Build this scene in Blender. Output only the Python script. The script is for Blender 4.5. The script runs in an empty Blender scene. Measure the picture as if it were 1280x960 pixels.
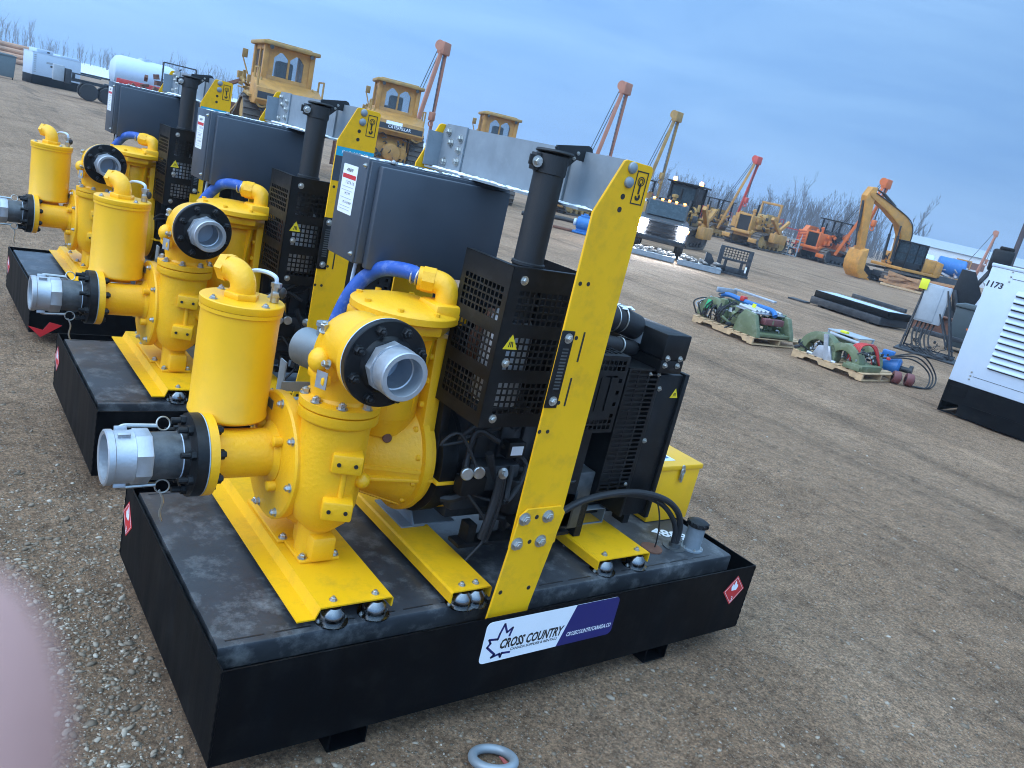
import bpy, bmesh, math, random
from mathutils import Vector, Matrix, noise as mnoise
random.seed(7)
C = bpy.context.scene.collection
S = bpy.context.scene
R = math.radians
PI = math.pi

# ------------------------------------------------------------------ materials
MATS = {}
def M(name, col, rough=.5, metal=0., var=.12, scale=6., bump=0., bscale=40., dirt=None, dscale=3., damt=.5, coat=0., alpha=None, trans=0., emit=None, spec=.5, streak=False):
    """procedural painted / raw surface: colour with wear variation, roughness variation, optional dirt patches and bump"""
    if name in MATS: return MATS[name]
    m = bpy.data.materials.new(name); m.use_nodes = True
    nt = m.node_tree; N = nt.nodes; L = nt.links
    b = N['Principled BSDF']
    tc = N.new('ShaderNodeTexCoord')
    n1 = N.new('ShaderNodeTexNoise'); n1.inputs['Scale'].default_value = scale; n1.inputs['Detail'].default_value = 6; n1.inputs['Roughness'].default_value = .65
    if streak:
        mp = N.new('ShaderNodeMapping'); mp.inputs['Scale'].default_value = (1.0, 1.0, .12)
        L.new(tc.outputs['Object'], mp.inputs[0]); L.new(mp.outputs[0], n1.inputs['Vector'])
    else:
        L.new(tc.outputs['Object'], n1.inputs['Vector'])
    mr = N.new('ShaderNodeMapRange'); mr.inputs[1].default_value = .3; mr.inputs[2].default_value = .7
    mr.inputs[3].default_value = 1 - var; mr.inputs[4].default_value = 1 + var
    L.new(n1.outputs['Fac'], mr.inputs[0])
    mix = N.new('ShaderNodeMix'); mix.data_type = 'RGBA'; mix.blend_type = 'MULTIPLY'; mix.inputs[0].default_value = 1
    mix.inputs[6].default_value = (*col, 1)
    L.new(mr.outputs[0], mix.inputs[7])
    out = mix.outputs[2]
    if dirt is not None:
        n2 = N.new('ShaderNodeTexNoise'); n2.inputs['Scale'].default_value = dscale; n2.inputs['Detail'].default_value = 9; n2.inputs['Roughness'].default_value = .7
        L.new(tc.outputs['Object'], n2.inputs['Vector'])
        cr = N.new('ShaderNodeMapRange'); cr.inputs[1].default_value = .5; cr.inputs[2].default_value = .72; cr.inputs[3].default_value = 0; cr.inputs[4].default_value = damt
        L.new(n2.outputs['Fac'], cr.inputs[0])
        mx = N.new('ShaderNodeMix'); mx.data_type = 'RGBA'
        L.new(cr.outputs[0], mx.inputs[0]); L.new(out, mx.inputs[6]); mx.inputs[7].default_value = (*dirt, 1)
        out = mx.outputs[2]
    L.new(out, b.inputs['Base Color'])
    rr = N.new('ShaderNodeMapRange'); rr.inputs[1].default_value = .3; rr.inputs[2].default_value = .7
    rr.inputs[3].default_value = max(rough - .08, .02); rr.inputs[4].default_value = min(rough + .1, 1)
    L.new(n1.outputs['Fac'], rr.inputs[0]); L.new(rr.outputs[0], b.inputs['Roughness'])
    b.inputs['Metallic'].default_value = metal
    b.inputs['Specular IOR Level'].default_value = spec
    if coat: b.inputs['Coat Weight'].default_value = coat; b.inputs['Coat Roughness'].default_value = .15
    if trans: b.inputs['Transmission Weight'].default_value = trans
    if alpha is not None: b.inputs['Alpha'].default_value = alpha
    if emit: b.inputs['Emission Color'].default_value = (*emit[0], 1); b.inputs['Emission Strength'].default_value = emit[1]
    if bump:
        n3 = N.new('ShaderNodeTexNoise'); n3.inputs['Scale'].default_value = bscale; n3.inputs['Detail'].default_value = 5
        L.new(tc.outputs['Object'], n3.inputs['Vector'])
        bp = N.new('ShaderNodeBump'); bp.inputs['Strength'].default_value = bump; bp.inputs['Distance'].default_value = .004
        L.new(n3.outputs['Fac'], bp.inputs['Height']); L.new(bp.outputs[0], b.inputs['Normal'])
    MATS[name] = m; return m

YEL = M('yellow_paint', (.86, .435, .004), .42, var=.05, scale=4, bump=.10, bscale=25, coat=.1, dirt=(.42, .25, .04), dscale=5, damt=.22)
YELC = M('yellow_cast', (.86, .425, .004), .46, var=.08, scale=5, bump=.5, bscale=70, coat=.08, dirt=(.45, .26, .03), dscale=4, damt=.2)
YELM = M('yellow_plate', (.84, .43, .006), .45, var=.05, scale=3, bump=.05, bscale=30, dirt=(.30, .17, .03), dscale=9, damt=.35, spec=.3)
BLK = M('black_tray_paint', (.0015, .002, .003), .5, var=.35, scale=9, bump=.12, bscale=60, dirt=(.022, .021, .02), dscale=6, damt=.4, spec=.12, streak=True)
BLKM = M('black_powdercoat', (.005, .0055, .0065), .45, spec=.3, var=.25, scale=14, bump=.15, bscale=180, dirt=(.05, .05, .055), dscale=16, damt=.25)
DECK = M('deck_steel', (.033, .035, .040), .40, var=.35, scale=5, bump=.10, bscale=90, dirt=(.22, .22, .22), dscale=8, damt=.7, spec=.6)
PANEL = M('panel_grey', (.042, .053, .070), .40, var=.07, scale=5, bump=.06, bscale=200)
RUB = M('rubber', (.014, .014, .016), .6, var=.25, scale=20, bump=.2, bscale=70)
STACK = M('exhaust_black', (.011, .012, .014), .55, var=.2, scale=14, bump=.3, bscale=220)
GALV = M('galvanised', (.235, .27, .30), .5, .3, var=.14, scale=7, bump=.08, bscale=60, dirt=(.33, .37, .40), dscale=9, damt=.5)
ZINC = M('zinc_bolt', (.46, .46, .44), .33, .85, var=.15, scale=30)
CHROME = M('chrome_dome', (.22, .225, .23), .24, 1., var=.15, scale=30)
ALU = M('aluminium_cast', (.42, .44, .47), .38, .6, var=.1, scale=18, bump=.18, bscale=110)
PIPE = M('black_iron_pipe', (.10, .105, .11), .5, .6, var=.25, scale=22, bump=.2, bscale=90, dirt=(.2, .2, .19), dscale=12, damt=.5)
SNOW = M('snow', (.82, .85, .88), .8, var=.05, scale=30, bump=.6, bscale=90)
BLUEH = M('blue_hose', (.012, .075, .34), .55, var=.12, scale=12, bump=.2, bscale=150, dirt=(.35, .42, .6), dscale=14, damt=.45)
WHITE = M('white_paint', (.49, .575, .68), .38, var=.04, scale=3, bump=.03, dirt=(.55, .54, .5), dscale=3, damt=.25)
WSTICK = M('white_sticker', (.78, .80, .84), .35, var=.02)
NAVY = M('navy_print', (.012, .015, .12), .35, var=.05)
INK = M('black_print', (.012, .012, .014), .45, var=.05)
REDS = M('red_sticker', (.55, .02, .025), .4, var=.06)
YSTICK = M('warning_yellow', (.80, .58, .02), .4, var=.04)
CYAN = M('cyan_print', (.01, .33, .50), .4, var=.04)
GLASS = M('dark_glass', (.05, .07, .08), .08, var=.05, spec=.8)
ORANGE = M('orange_paint', (.62, .13, .02), .48, var=.15, scale=4, dirt=(.22, .1, .05), dscale=4, damt=.5)
CATY = M('machine_yellow', (.45, .22, .05), .6, var=.22, scale=3, bump=.06, dirt=(.20, .125, .07), dscale=2.0, damt=.75)
CATD = M('machine_yellow_muddy', (.36, .21, .06), .7, var=.25, scale=3, bump=.2, bscale=20, dirt=(.15, .11, .07), dscale=2.5, damt=.7)
TRACK = M('track_steel', (.12, .10, .085), .65, .4, var=.3, scale=6, bump=.2, bscale=20, dirt=(.18, .14, .1), dscale=3, damt=.6)
DSTEEL = M('dark_steel', (.03, .033, .038), .5, .3, var=.3, scale=5, dirt=(.12, .11, .1), dscale=5, damt=.4)
RUST = M('rusty_steel', (.15, .065, .04), .75, .2, var=.35, scale=7, bump=.3, bscale=40, dirt=(.28, .14, .08), dscale=6, damt=.5)
WOOD = M('pallet_wood', (.50, .33, .18), .75, var=.25, scale=9, bump=.3, bscale=60, dirt=(.3, .22, .15), dscale=6, damt=.5)
GREENM = M('machine_green', (.125, .15, .075), .5, var=.2, scale=5, dirt=(.3, .3, .22), dscale=8, damt=.5)
BLUEP = M('blue_paint', (.015, .13, .38), .42, var=.12, scale=6, dirt=(.2, .25, .3), dscale=5, damt=.3)
REDP = M('red_paint', (.5, .035, .03), .45, var=.15, scale=6, dirt=(.25, .08, .06), dscale=5, damt=.4)
GREYP = M('grey_enclosure', (.33, .36, .39), .5, var=.08, scale=4, dirt=(.25, .25, .25), dscale=5, damt=.3)
BINM = M('bin_plastic', (.035, .05, .055), .5, var=.15, scale=6)
YTAG = M('yellow_tag', (.75, .72, .03), .5, var=.05)

# ------------------------------------------------------------------ mesh builder
def frame_from(d):
    d = Vector(d).normalized()
    u = d.orthogonal() if abs(d.z) > .999 else d.cross(Vector((0, 0, 1)))
    u.normalize(); return u, d.cross(u).normalized(), d

def crom(pts, n=8):
    P = [Vector(p) for p in pts]
    if len(P) < 3: return P
    P = [P[0] * 2 - P[1]] + P + [P[-1] * 2 - P[-2]]
    out = []
    for i in range(1, len(P) - 2):
        a, b, c, d = P[i - 1:i + 3]
        for k in range(n):
            t = k / n
            out.append(.5 * ((2 * b) + (c - a) * t + (2 * a - 5 * b + 4 * c - d) * t * t + (3 * b - a - 3 * c + d) * t ** 3))
    out.append(P[-2]); return out

class MB:
    def __init__(s): s.bm = bmesh.new()
    def _xf(s, vs, mat):
        if mat is not None: bmesh.ops.transform(s.bm, matrix=mat, verts=vs)
    def box(s, a, b, bev=0., mat=None, seg=2):
        """box between corners a and b"""
        lo = [min(p, q) for p, q in zip(a, b)]; hi = [max(p, q) for p, q in zip(a, b)]
        vs = [s.bm.verts.new((x, y, z)) for x in (lo[0], hi[0]) for y in (lo[1], hi[1]) for z in (lo[2], hi[2])]
        fs = [s.bm.faces.new([vs[i] for i in f]) for f in ((0, 1, 3, 2), (4, 6, 7, 5), (0, 4, 5, 1), (2, 3, 7, 6), (0, 2, 6, 4), (1, 5, 7, 3))]
        if bev:
            es = list({e for f in fs for e in f.edges})
            r = bmesh.ops.bevel(s.bm, geom=es, offset=bev, segments=seg, profile=.5, affect='EDGES', clamp_overlap=True)
            vs = list({v for f in r['faces'] for v in f.verts} | {v for v in vs if v.is_valid})
        s._xf(vs, mat); return s
    def prism(s, poly, a, b, axis='x', bev=0., mat=None, seg=2, skip_caps=False):
        """polygon extruded along axis from a to b. axis x: poly=(y,z); y: (x,z); z: (x,y)"""
        def P(p, h):
            return {'x': (h, p[0], p[1]), 'y': (p[0], h, p[1]), 'z': (p[0], p[1], h)}[axis]
        v0 = [s.bm.verts.new(P(p, a)) for p in poly]; v1 = [s.bm.verts.new(P(p, b)) for p in poly]
        n = len(poly)
        f0 = s.bm.faces.new(v0); f1 = s.bm.faces.new(list(reversed(v1))); fs = [f0, f1]
        for i in range(n): fs.append(s.bm.faces.new([v0[i], v1[i], v1[(i + 1) % n], v0[(i + 1) % n]][::-1]))
        bmesh.ops.recalc_face_normals(s.bm, faces=fs)
        vs = v0 + v1
        if bev:
            es = list({e for e in list(f0.edges) + list(f1.edges)})
            r = bmesh.ops.bevel(s.bm, geom=es, offset=bev, segments=seg, profile=.5, affect='EDGES', clamp_overlap=True)
            vs = list({v for f in r['faces'] for v in f.verts} | {v for v in vs if v.is_valid})
        s._xf(vs, mat); return s
    def lathe(s, prof, o, d, n=32, mat=None, caps=True):
        """profile [(radius, distance along d)]"""
        u, w, d = frame_from(d); o = Vector(o); rings = []; allv = []
        for r, h in prof:
            if r < 1e-6: rings.append([s.bm.verts.new(o + d * h)])
            else: rings.append([s.bm.verts.new(o + d * h + (u * math.cos(2 * PI * k / n) + w * math.sin(2 * PI * k / n)) * r) for k in range(n)])
            allv += rings[-1]
        fs = []
        for a, b in zip(rings, rings[1:]):
            for k in range(n):
                q = [a[k % len(a)], a[(k + 1) % n % len(a)], b[(k + 1) % n % len(b)], b[k % len(b)]]
                q2 = []
                for v in q:
                    if v not in q2: q2.append(v)
                if len(q2) >= 3: fs.append(s.bm.faces.new(q2))
        if caps:
            if len(rings[0]) > 1: fs.append(s.bm.faces.new(list(reversed(rings[0]))))
            if len(rings[-1]) > 1: fs.append(s.bm.faces.new(rings[-1]))
        bmesh.ops.recalc_face_normals(s.bm, faces=fs)
        s._xf(allv, mat); return s
    def cyl(s, p, q, r, r2=None, n=20, mat=None):
        p = Vector(p); q = Vector(q); return s.lathe([(r, 0), (r if r2 is None else r2, (q - p).length)], p, q - p, n, mat)
    def tube(s, pts, r, n=10, smooth=6, mat=None):
        P = crom(pts, smooth) if smooth else [Vector(p) for p in pts]
        rings = []; up = None
        for i, p in enumerate(P):
            t = (P[min(i + 1, len(P) - 1)] - P[max(i - 1, 0)]).normalized()
            if up is None: up = t.orthogonal().normalized()
            up = (up - t * up.dot(t)).normalized(); w = t.cross(up)
            rr = r(i / (len(P) - 1)) if callable(r) else r
            rings.append([s.bm.verts.new(p + (up * math.cos(2 * PI * k / n) + w * math.sin(2 * PI * k / n)) * rr) for k in range(n)])
        for a, b in zip(rings, rings[1:]):
            for k in range(n): s.bm.faces.new([a[k], a[(k + 1) % n], b[(k + 1) % n], b[k]])
        s.bm.faces.new(list(reversed(rings[0]))); s.bm.faces.new(rings[-1])
        s._xf([v for rg in rings for v in rg], mat); return s
    def bar(s, p, q, w, h=None, mat=None, bev=0.):
        """square bar from p to q"""
        p = Vector(p); q = Vector(q); d = (q - p); L = d.length; u, v, d = frame_from(d)
        m = Matrix((u, v, d)).transposed().to_4x4(); m.translation = p
        h = h or w
        if mat is not None: m = mat @ m
        return s.box((-w / 2, -h / 2, 0), (w / 2, h / 2, L), bev, m)
    def ell(s, c, r, n=16, mat=None):
        r = (r, r, r) if not hasattr(r, '__len__') else r
        g = bmesh.ops.create_uvsphere(s.bm, u_segments=n, v_segments=max(n // 2, 4), radius=1)
        m = Matrix.Translation(c) @ Matrix.Diagonal((*r, 1))
        s._xf(g['verts'], m if mat is None else mat @ m); return s
    def torus(s, c, d, r, t, n=28, k=10):
        u, w, d = frame_from(d); c = Vector(c)
        pts = [c + (u * math.cos(2 * PI * i / n) + w * math.sin(2 * PI * i / n)) * r for i in range(n)]
        rings = []
        for i, p in enumerate(pts):
            o = (p - c).normalized()
            rings.append([s.bm.verts.new(p + (o * math.cos(2 * PI * j / k) + d * math.sin(2 * PI * j / k)) * t) for j in range(k)])
        fs = []
        for i in range(n):
            a, b = rings[i], rings[(i + 1) % n]
            for j in range(k): fs.append(s.bm.faces.new([a[j], a[(j + 1) % k], b[(j + 1) % k], b[j]]))
        bmesh.ops.recalc_face_normals(s.bm, faces=fs); return s
    def perf(s, o, u, v, W, H, holes, t=.003):
        """sheet with rectangular holes (hx0,hy0,hx1,hy1); o origin, u,v unit directions"""
        o = Vector(o); u = Vector(u); v = Vector(v)
        xs = sorted({0., W} | {round(h[i], 5) for h in holes for i in (0, 2)}); ys = sorted({0., H} | {round(h[i], 5) for h in holes for i in (1, 3)})
        hid = set()
        ix = {x: i for i, x in enumerate(xs)}; iy = {y: i for i, y in enumerate(ys)}
        for h in holes:
            for i in range(ix[round(h[0], 5)], ix[round(h[2], 5)]):
                for j in range(iy[round(h[1], 5)], iy[round(h[3], 5)]): hid.add((i, j))
        V = {}
        def g(i, j):
            if (i, j) not in V: V[(i, j)] = s.bm.verts.new(o + u * xs[i] + v * ys[j])
            return V[(i, j)]
        fs = []
        for i in range(len(xs) - 1):
            for j in range(len(ys) - 1):
                if (i, j) in hid: continue
                fs.append(s.bm.faces.new([g(i, j), g(i + 1, j), g(i + 1, j + 1), g(i, j + 1)]))
        ex = bmesh.ops.extrude_face_region(s.bm, geom=fs)
        nv = [x for x in ex['geom'] if isinstance(x, bmesh.types.BMVert)]
        bmesh.ops.translate(s.bm, verts=nv, vec=-(u.cross(v)) * t)
        bmesh.ops.recalc_face_normals(s.bm, faces=[f for f in s.bm.faces if f.is_valid]) if len(s.bm.faces) < 60000 else None
        return s
    def sheet(s, poly, fr, t=.0015, lift=0.):
        """flat polygon of thickness t on a plane frame (origin, xdir, ydir), normal = x cross y"""
        o, x, y = [Vector(k) for k in fr]; nn = x.cross(y)
        b = [s.bm.verts.new(o + x * p[0] + y * p[1] + nn * lift) for p in poly]
        c = [s.bm.verts.new(o + x * p[0] + y * p[1] + nn * (lift + t)) for p in poly]
        n = len(poly); fs = [s.bm.faces.new(b), s.bm.faces.new(c)]
        for i in range(n): fs.append(s.bm.faces.new([b[i], b[(i + 1) % n], c[(i + 1) % n], c[i]]))
        bmesh.ops.recalc_face_normals(s.bm, faces=fs); return s
    def build(s, name, mat, parent=None, angle=35, loc=None, rz=0):
        me = bpy.data.meshes.new(name); s.bm.to_mesh(me); s.bm.free()
        me.polygons.foreach_set('use_smooth', [True] * len(me.polygons))
        me.set_sharp_from_angle(angle=R(angle))
        for m in (mat if isinstance(mat, (list, tuple)) else [mat]): me.materials.append(m)
        o = bpy.data.objects.new(name, me); C.objects.link(o)
        if parent: o.parent = parent
        if loc is not None: o.location = loc
        if rz: o.rotation_euler.z = rz
        return o

def tag(o, label=None, cat=None, group=None, kind=None):
    if label: o['label'] = label
    if cat: o['category'] = cat
    if group: o['group'] = group
    if kind: o['kind'] = kind
    return o
def thing(name, label, cat, loc=(0, 0, 0), rz=0, group=None):
    o = bpy.data.objects.new(name, None); C.objects.link(o); o.empty_display_size = .2
    o.location = loc; o.rotation_euler = (0, 0, rz); return tag(o, label, cat, group)
KIDS = {}
def copy_tree(o, parent=None):
    c = o.copy(); C.objects.link(c); c.parent = parent
    for ch in [x for x in C.objects if x.parent == o]: copy_tree(ch, c)
    return c
def rrect(x0, y0, x1, y1, r, n=4):
    P = []
    for cx, cy, a in ((x1 - r, y0 + r, -90), (x1 - r, y1 - r, 0), (x0 + r, y1 - r, 90), (x0 + r, y0 + r, 180)):
        for k in range(n + 1):
            t = R(a + 90 * k / n); P.append((cx + r * math.cos(t), cy + r * math.sin(t)))
    return P
def circ(cx, cy, r, n=20, a0=0, a1=360):
    full = abs(a1 - a0) >= 360
    return [(cx + r * math.cos(R(a0 + (a1 - a0) * k / (n if full else n - 1))), cy + r * math.sin(R(a0 + (a1 - a0) * k / (n if full else n - 1)))) for k in range(n)]

def text(s, name, mat, parent, fr, x0, x1, ybase, shear=0., lift=.002, height=None, bold=0.):
    """lettering as a thin mesh on a plane frame, fitted between x0 and x1"""
    cu = bpy.data.curves.new(name, 'FONT'); cu.body = s; cu.size = 1; cu.extrude = .0; cu.shear = shear; cu.resolution_u = 2; cu.offset = bold
    ob = bpy.data.objects.new(name, cu); C.objects.link(ob)
    dg = bpy.context.evaluated_depsgraph_get(); dg.update()
    me = bpy.data.meshes.new_from_object(ob.evaluated_get(dg))
    bpy.data.objects.remove(ob)
    xs = [v.co.x for v in me.vertices]; ys = [v.co.y for v in me.vertices]
    sx = (x1 - x0) / (max(xs) - min(xs)); sy = sx if height is None else height / (max(ys) - min(ys))
    o, x, y = [Vector(k) for k in fr]; nn = x.cross(y); mx, my = min(xs), min(ys)
    for v in me.vertices:
        v.co = o + x * (x0 + (v.co.x - mx) * sx) + y * (ybase + (v.co.y - my) * sy) + nn * lift
    me.materials.clear(); me.materials.append(mat); me.name = name
    t = bpy.data.objects.new(name, me); C.objects.link(t)
    if parent: t.parent = parent
    return t

def bolt(parent, p, d, r=.011, h=.012, mat=None, washer=True):
    b = MB(); p = Vector(p); d = Vector(d).normalized()
    if washer: b.lathe([(r * 1.45, 0), (r * 1.45, .003)], p, d, 14)
    b.lathe([(r, .0025), (r, h), (r * .85, h + .002)], p, d, 6)
    b.lathe([(r * .55, h + .001), (r * .5, h + .006)], p, d, 8)
    return b.build('bolt', mat or ZINC, parent)
# ------------------------------------------------------------------ camera, world, light
cam = bpy.data.cameras.new('camera'); camo = bpy.data.objects.new('camera', cam); C.objects.link(camo)
RM = Matrix(((0.7908412685313297, -0.5702838962659131, 0.22214041876148202), (0.017509818847678868, -0.34173048939725914, -0.9396348646470242), (0.611770785696472, 0.7469916668049779, -0.26026900601539593)))
camo.matrix_world = Matrix.Translation((-.8114, -2.0320, 2.1120)) @ Matrix((RM[0], -RM[1], -RM[2])).transposed().to_4x4()
cam.sensor_width = 36; cam.lens = 1001.19 / 1280 * 36; cam.clip_start = .005; cam.clip_end = 3000
cam.dof.use_dof = True; cam.dof.focus_distance = 3.0; cam.dof.aperture_fstop = 14
S.camera = camo
w = bpy.data.worlds.new('World'); S.world = w; w.use_nodes = True
N = w.node_tree.nodes; L = w.node_tree.links
bg = N['Background']; bg.inputs['Strength'].default_value = .1
sky = N.new('ShaderNodeTexSky'); sky.sky_type = 'NISHITA'; sky.sun_disc = False
SUN_EL, SUN_AZ = R(34), R(166)      # azimuth measured from +x towards +y
sky.sun_elevation = SUN_EL; sky.sun_rotation = R(90) - SUN_AZ
sky.air_density = 1.2; sky.dust_density = 1.5; sky.ozone_density = 2
tc = N.new('ShaderNodeTexCoord')
mp = N.new('ShaderNodeMapping'); mp.inputs['Scale'].default_value = (1.1, 1.1, 6.5); mp.inputs['Rotation'].default_value = (0, R(6), R(35))
L.new(tc.outputs['Generated'], mp.inputs[0])
n1 = N.new('ShaderNodeTexNoise'); n1.inputs['Scale'].default_value = 2.0; n1.inputs['Detail'].default_value = 7; n1.inputs['Roughness'].default_value = .55; n1.inputs['Distortion'].default_value = .5
L.new(mp.outputs[0], n1.inputs['Vector'])
cr = N.new('ShaderNodeValToRGB'); e = cr.color_ramp.elements
e[0].position = .30; e[0].color = (1.2, 2.9, 6.3, 1); e[1].position = .74; e[1].color = (2.35, 4.4, 7.6, 1)
L.new(n1.outputs['Fac'], cr.inputs[0])
# the overcast is brighter towards the low sun
dot = N.new('ShaderNodeVectorMath'); dot.operation = 'DOT_PRODUCT'; L.new(tc.outputs['Generated'], dot.inputs[0])
dot.inputs[1].default_value = (math.cos(R(128)) * .9, math.sin(R(128)) * .9, .42)
mr = N.new('ShaderNodeMapRange'); mr.inputs[1].default_value = -.2; mr.inputs[2].default_value = 1.; mr.inputs[3].default_value = .70; mr.inputs[4].default_value = 1.25
L.new(dot.outputs['Value'], mr.inputs[0])
# added fill: sky brightened behind the camera to lift the front faces
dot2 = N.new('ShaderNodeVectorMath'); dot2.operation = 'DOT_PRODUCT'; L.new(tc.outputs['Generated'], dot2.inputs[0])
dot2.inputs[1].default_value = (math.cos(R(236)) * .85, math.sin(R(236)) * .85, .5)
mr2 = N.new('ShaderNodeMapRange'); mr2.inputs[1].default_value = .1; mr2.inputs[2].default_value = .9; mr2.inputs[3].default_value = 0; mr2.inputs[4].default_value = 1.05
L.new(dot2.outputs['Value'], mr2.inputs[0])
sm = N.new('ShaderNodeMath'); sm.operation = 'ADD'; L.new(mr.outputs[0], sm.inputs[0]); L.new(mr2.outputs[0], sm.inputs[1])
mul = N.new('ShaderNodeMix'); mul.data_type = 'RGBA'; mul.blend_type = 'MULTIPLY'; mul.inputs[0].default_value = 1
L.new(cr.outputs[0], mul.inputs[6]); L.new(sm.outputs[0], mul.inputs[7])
# an overcast sky is brightest overhead
sx = N.new('ShaderNodeSeparateXYZ'); L.new(tc.outputs['Generated'], sx.inputs[0])
zr = N.new('ShaderNodeMapRange'); zr.inputs[1].default_value = .22; zr.inputs[2].default_value = .9
zc = N.new('ShaderNodeMix'); zc.data_type = 'RGBA'; zc.inputs[6].default_value = (1, 1, 1, 1); zc.inputs[7].default_value = (4.0, 3.0, 2.2, 1)
L.new(sx.outputs[2], zr.inputs[0])
mz = N.new('ShaderNodeMix'); mz.data_type = 'RGBA'; mz.blend_type = 'MULTIPLY'; mz.inputs[0].default_value = 1
L.new(mul.outputs[2], mz.inputs[6]); L.new(zr.outputs[0], zc.inputs[0]); L.new(zc.outputs[2], mz.inputs[7])
mx = N.new('ShaderNodeMix'); mx.data_type = 'RGBA'; mx.inputs[0].default_value = .9
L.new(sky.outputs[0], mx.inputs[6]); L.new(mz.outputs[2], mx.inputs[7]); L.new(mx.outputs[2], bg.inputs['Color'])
sl = bpy.data.lights.new('sun', 'SUN'); sl.energy = 1.0; sl.angle = R(50); sl.color = (.93, .95, 1.)
so = bpy.data.objects.new('sun', sl); C.objects.link(so)
sd = Vector((math.cos(SUN_EL) * math.cos(SUN_AZ), math.cos(SUN_EL) * math.sin(SUN_AZ), math.sin(SUN_EL)))
so.rotation_euler = sd.to_track_quat('Z', 'Y').to_euler(); so.location = (0, 0, 30)
S.view_settings.view_transform = 'Standard'; S.view_settings.look = 'None'; S.view_settings.gamma = 1; S.view_settings.exposure = .7
S.cycles.use_denoising = True
S.cycles.max_bounces = 6; S.cycles.filter_width = 1.0

# ------------------------------------------------------------------ ground
gm = bpy.data.materials.new('gravel_ground'); gm.use_nodes = True
nt = gm.node_tree; N = nt.nodes; L = nt.links; b = N['Principled BSDF']; b.inputs['Roughness'].default_value = .9; b.inputs['Specular IOR Level'].default_value = .25
tc = N.new('ShaderNodeTexCoord')
def nz(scale, detail=6, rough=.6, vec=None, dist=0):
    n = N.new('ShaderNodeTexNoise'); n.inputs['Scale'].default_value = scale; n.inputs['Detail'].default_value = detail; n.inputs['Roughness'].default_value = rough; n.inputs['Distortion'].default_value = dist
    L.new(vec if vec else tc.outputs['Object'], n.inputs['Vector']); return n.outputs['Fac']
def ramp(fac, stops):
    r = N.new('ShaderNodeValToRGB'); e = r.color_ramp.elements
    while len(e) < len(stops): e.new(.5)
    for k, (p, c) in enumerate(stops): e[k].position = p; e[k].color = (*c, 1) if len(c) == 3 else c
    L.new(fac, r.inputs[0]); return r.outputs[0]
def mixc(a, bb, f, mode='MIX'):
    m = N.new('ShaderNodeMix'); m.data_type = 'RGBA'; m.blend_type = mode
    if isinstance(f, float): m.inputs[0].default_value = f
    else: L.new(f, m.inputs[0])
    L.new(a, m.inputs[6]); L.new(bb, m.inputs[7]); return m.outputs[2]
base = ramp(nz(.45, 10, .72), [(.3, (.165, .098, .056)), (.48, (.275, .167, .099)), (.70, (.375, .238, .148))])
# wheel ruts and graded streaks, roughly across the view
mp = N.new('ShaderNodeMapping'); mp.inputs['Rotation'].default_value = (0, 0, R(38)); mp.inputs['Scale'].default_value = (.9, .07, 1)
L.new(tc.outputs['Object'], mp.inputs[0])
st = ramp(nz(1.4, 7, .68, mp.outputs[0], .8), [(.36, (.46, .45, .44)), (.47, (1, 1, 1)), (.55, (.92, .92, .92)), (.66, (1.28, 1.27, 1.26))])
col = mixc(base, st, .75, 'MULTIPLY')
sp = ramp(nz(60, 3, .7), [(.34, (.40, .39, .38)), (.50, (1, 1, 1)), (.66, (1.75, 1.72, 1.66))])
col = mixc(col, sp, .8, 'MULTIPLY')
cl = ramp(nz(9, 7, .75, None, .4), [(.36, (.52, .50, .48)), (.5, (1, 1, 1)), (.66, (1.28, 1.27, 1.26))])
col = mixc(col, cl, .8, 'MULTIPLY')
vo = N.new('ShaderNodeTexVoronoi'); vo.inputs['Scale'].default_value = 34; L.new(tc.outputs['Object'], vo.inputs['Vector'])
stn = ramp(vo.outputs['Distance'], [(.12, (1, 1, 1)), (.3, (0, 0, 0))])
sel = N.new('ShaderNodeSeparateColor'); L.new(vo.outputs['Color'], sel.inputs[0])
thr = N.new('ShaderNodeMath'); thr.operation = 'GREATER_THAN'; thr.inputs[1].default_value = .62; L.new(sel.outputs[0], thr.inputs[0])
mm = N.new('ShaderNodeMath'); mm.operation = 'MULTIPLY'; L.new(stn, mm.inputs[0]); L.new(thr.outputs[0], mm.inputs[1])
scol = ramp(sel.outputs[1], [(0, (.18, .14, .10)), (.6, (.30, .245, .19)), (1, (.42, .36, .30))])
col = mixc(col, scol, mm.outputs[0])
for sc_, keep in ((75, .55), (150, .5)):
    v2 = N.new('ShaderNodeTexVoronoi'); v2.inputs['Scale'].default_value = sc_; L.new(tc.outputs['Object'], v2.inputs['Vector'])
    e2 = ramp(v2.outputs['Distance'], [(.18, (1, 1, 1)), (.42, (0, 0, 0))])
    s2 = N.new('ShaderNodeSeparateColor'); L.new(v2.outputs['Color'], s2.inputs[0])
    t2 = N.new('ShaderNodeMath'); t2.operation = 'GREATER_THAN'; t2.inputs[1].default_value = keep; L.new(s2.outputs[0], t2.inputs[0])
    k2 = N.new('ShaderNodeMath'); k2.operation = 'MULTIPLY'; L.new(e2, k2.inputs[0]); L.new(t2.outputs[0], k2.inputs[1])
    col = mixc(col, ramp(s2.outputs[1], [(0, (.085, .06, .04)), (.35, (.18, .130, .085)), (.75, (.34, .26, .18)), (1, (.50, .42, .33))]), k2.outputs[0])
L.new(col, b.inputs['Base Color'])
bp = N.new('ShaderNodeBump'); bp.inputs['Strength'].default_value = 1.; bp.inputs['Distance'].default_value = .035
ad = N.new('ShaderNodeMath'); ad.operation = 'ADD'; L.new(nz(22, 9, .8), ad.inputs[0]); 
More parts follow.
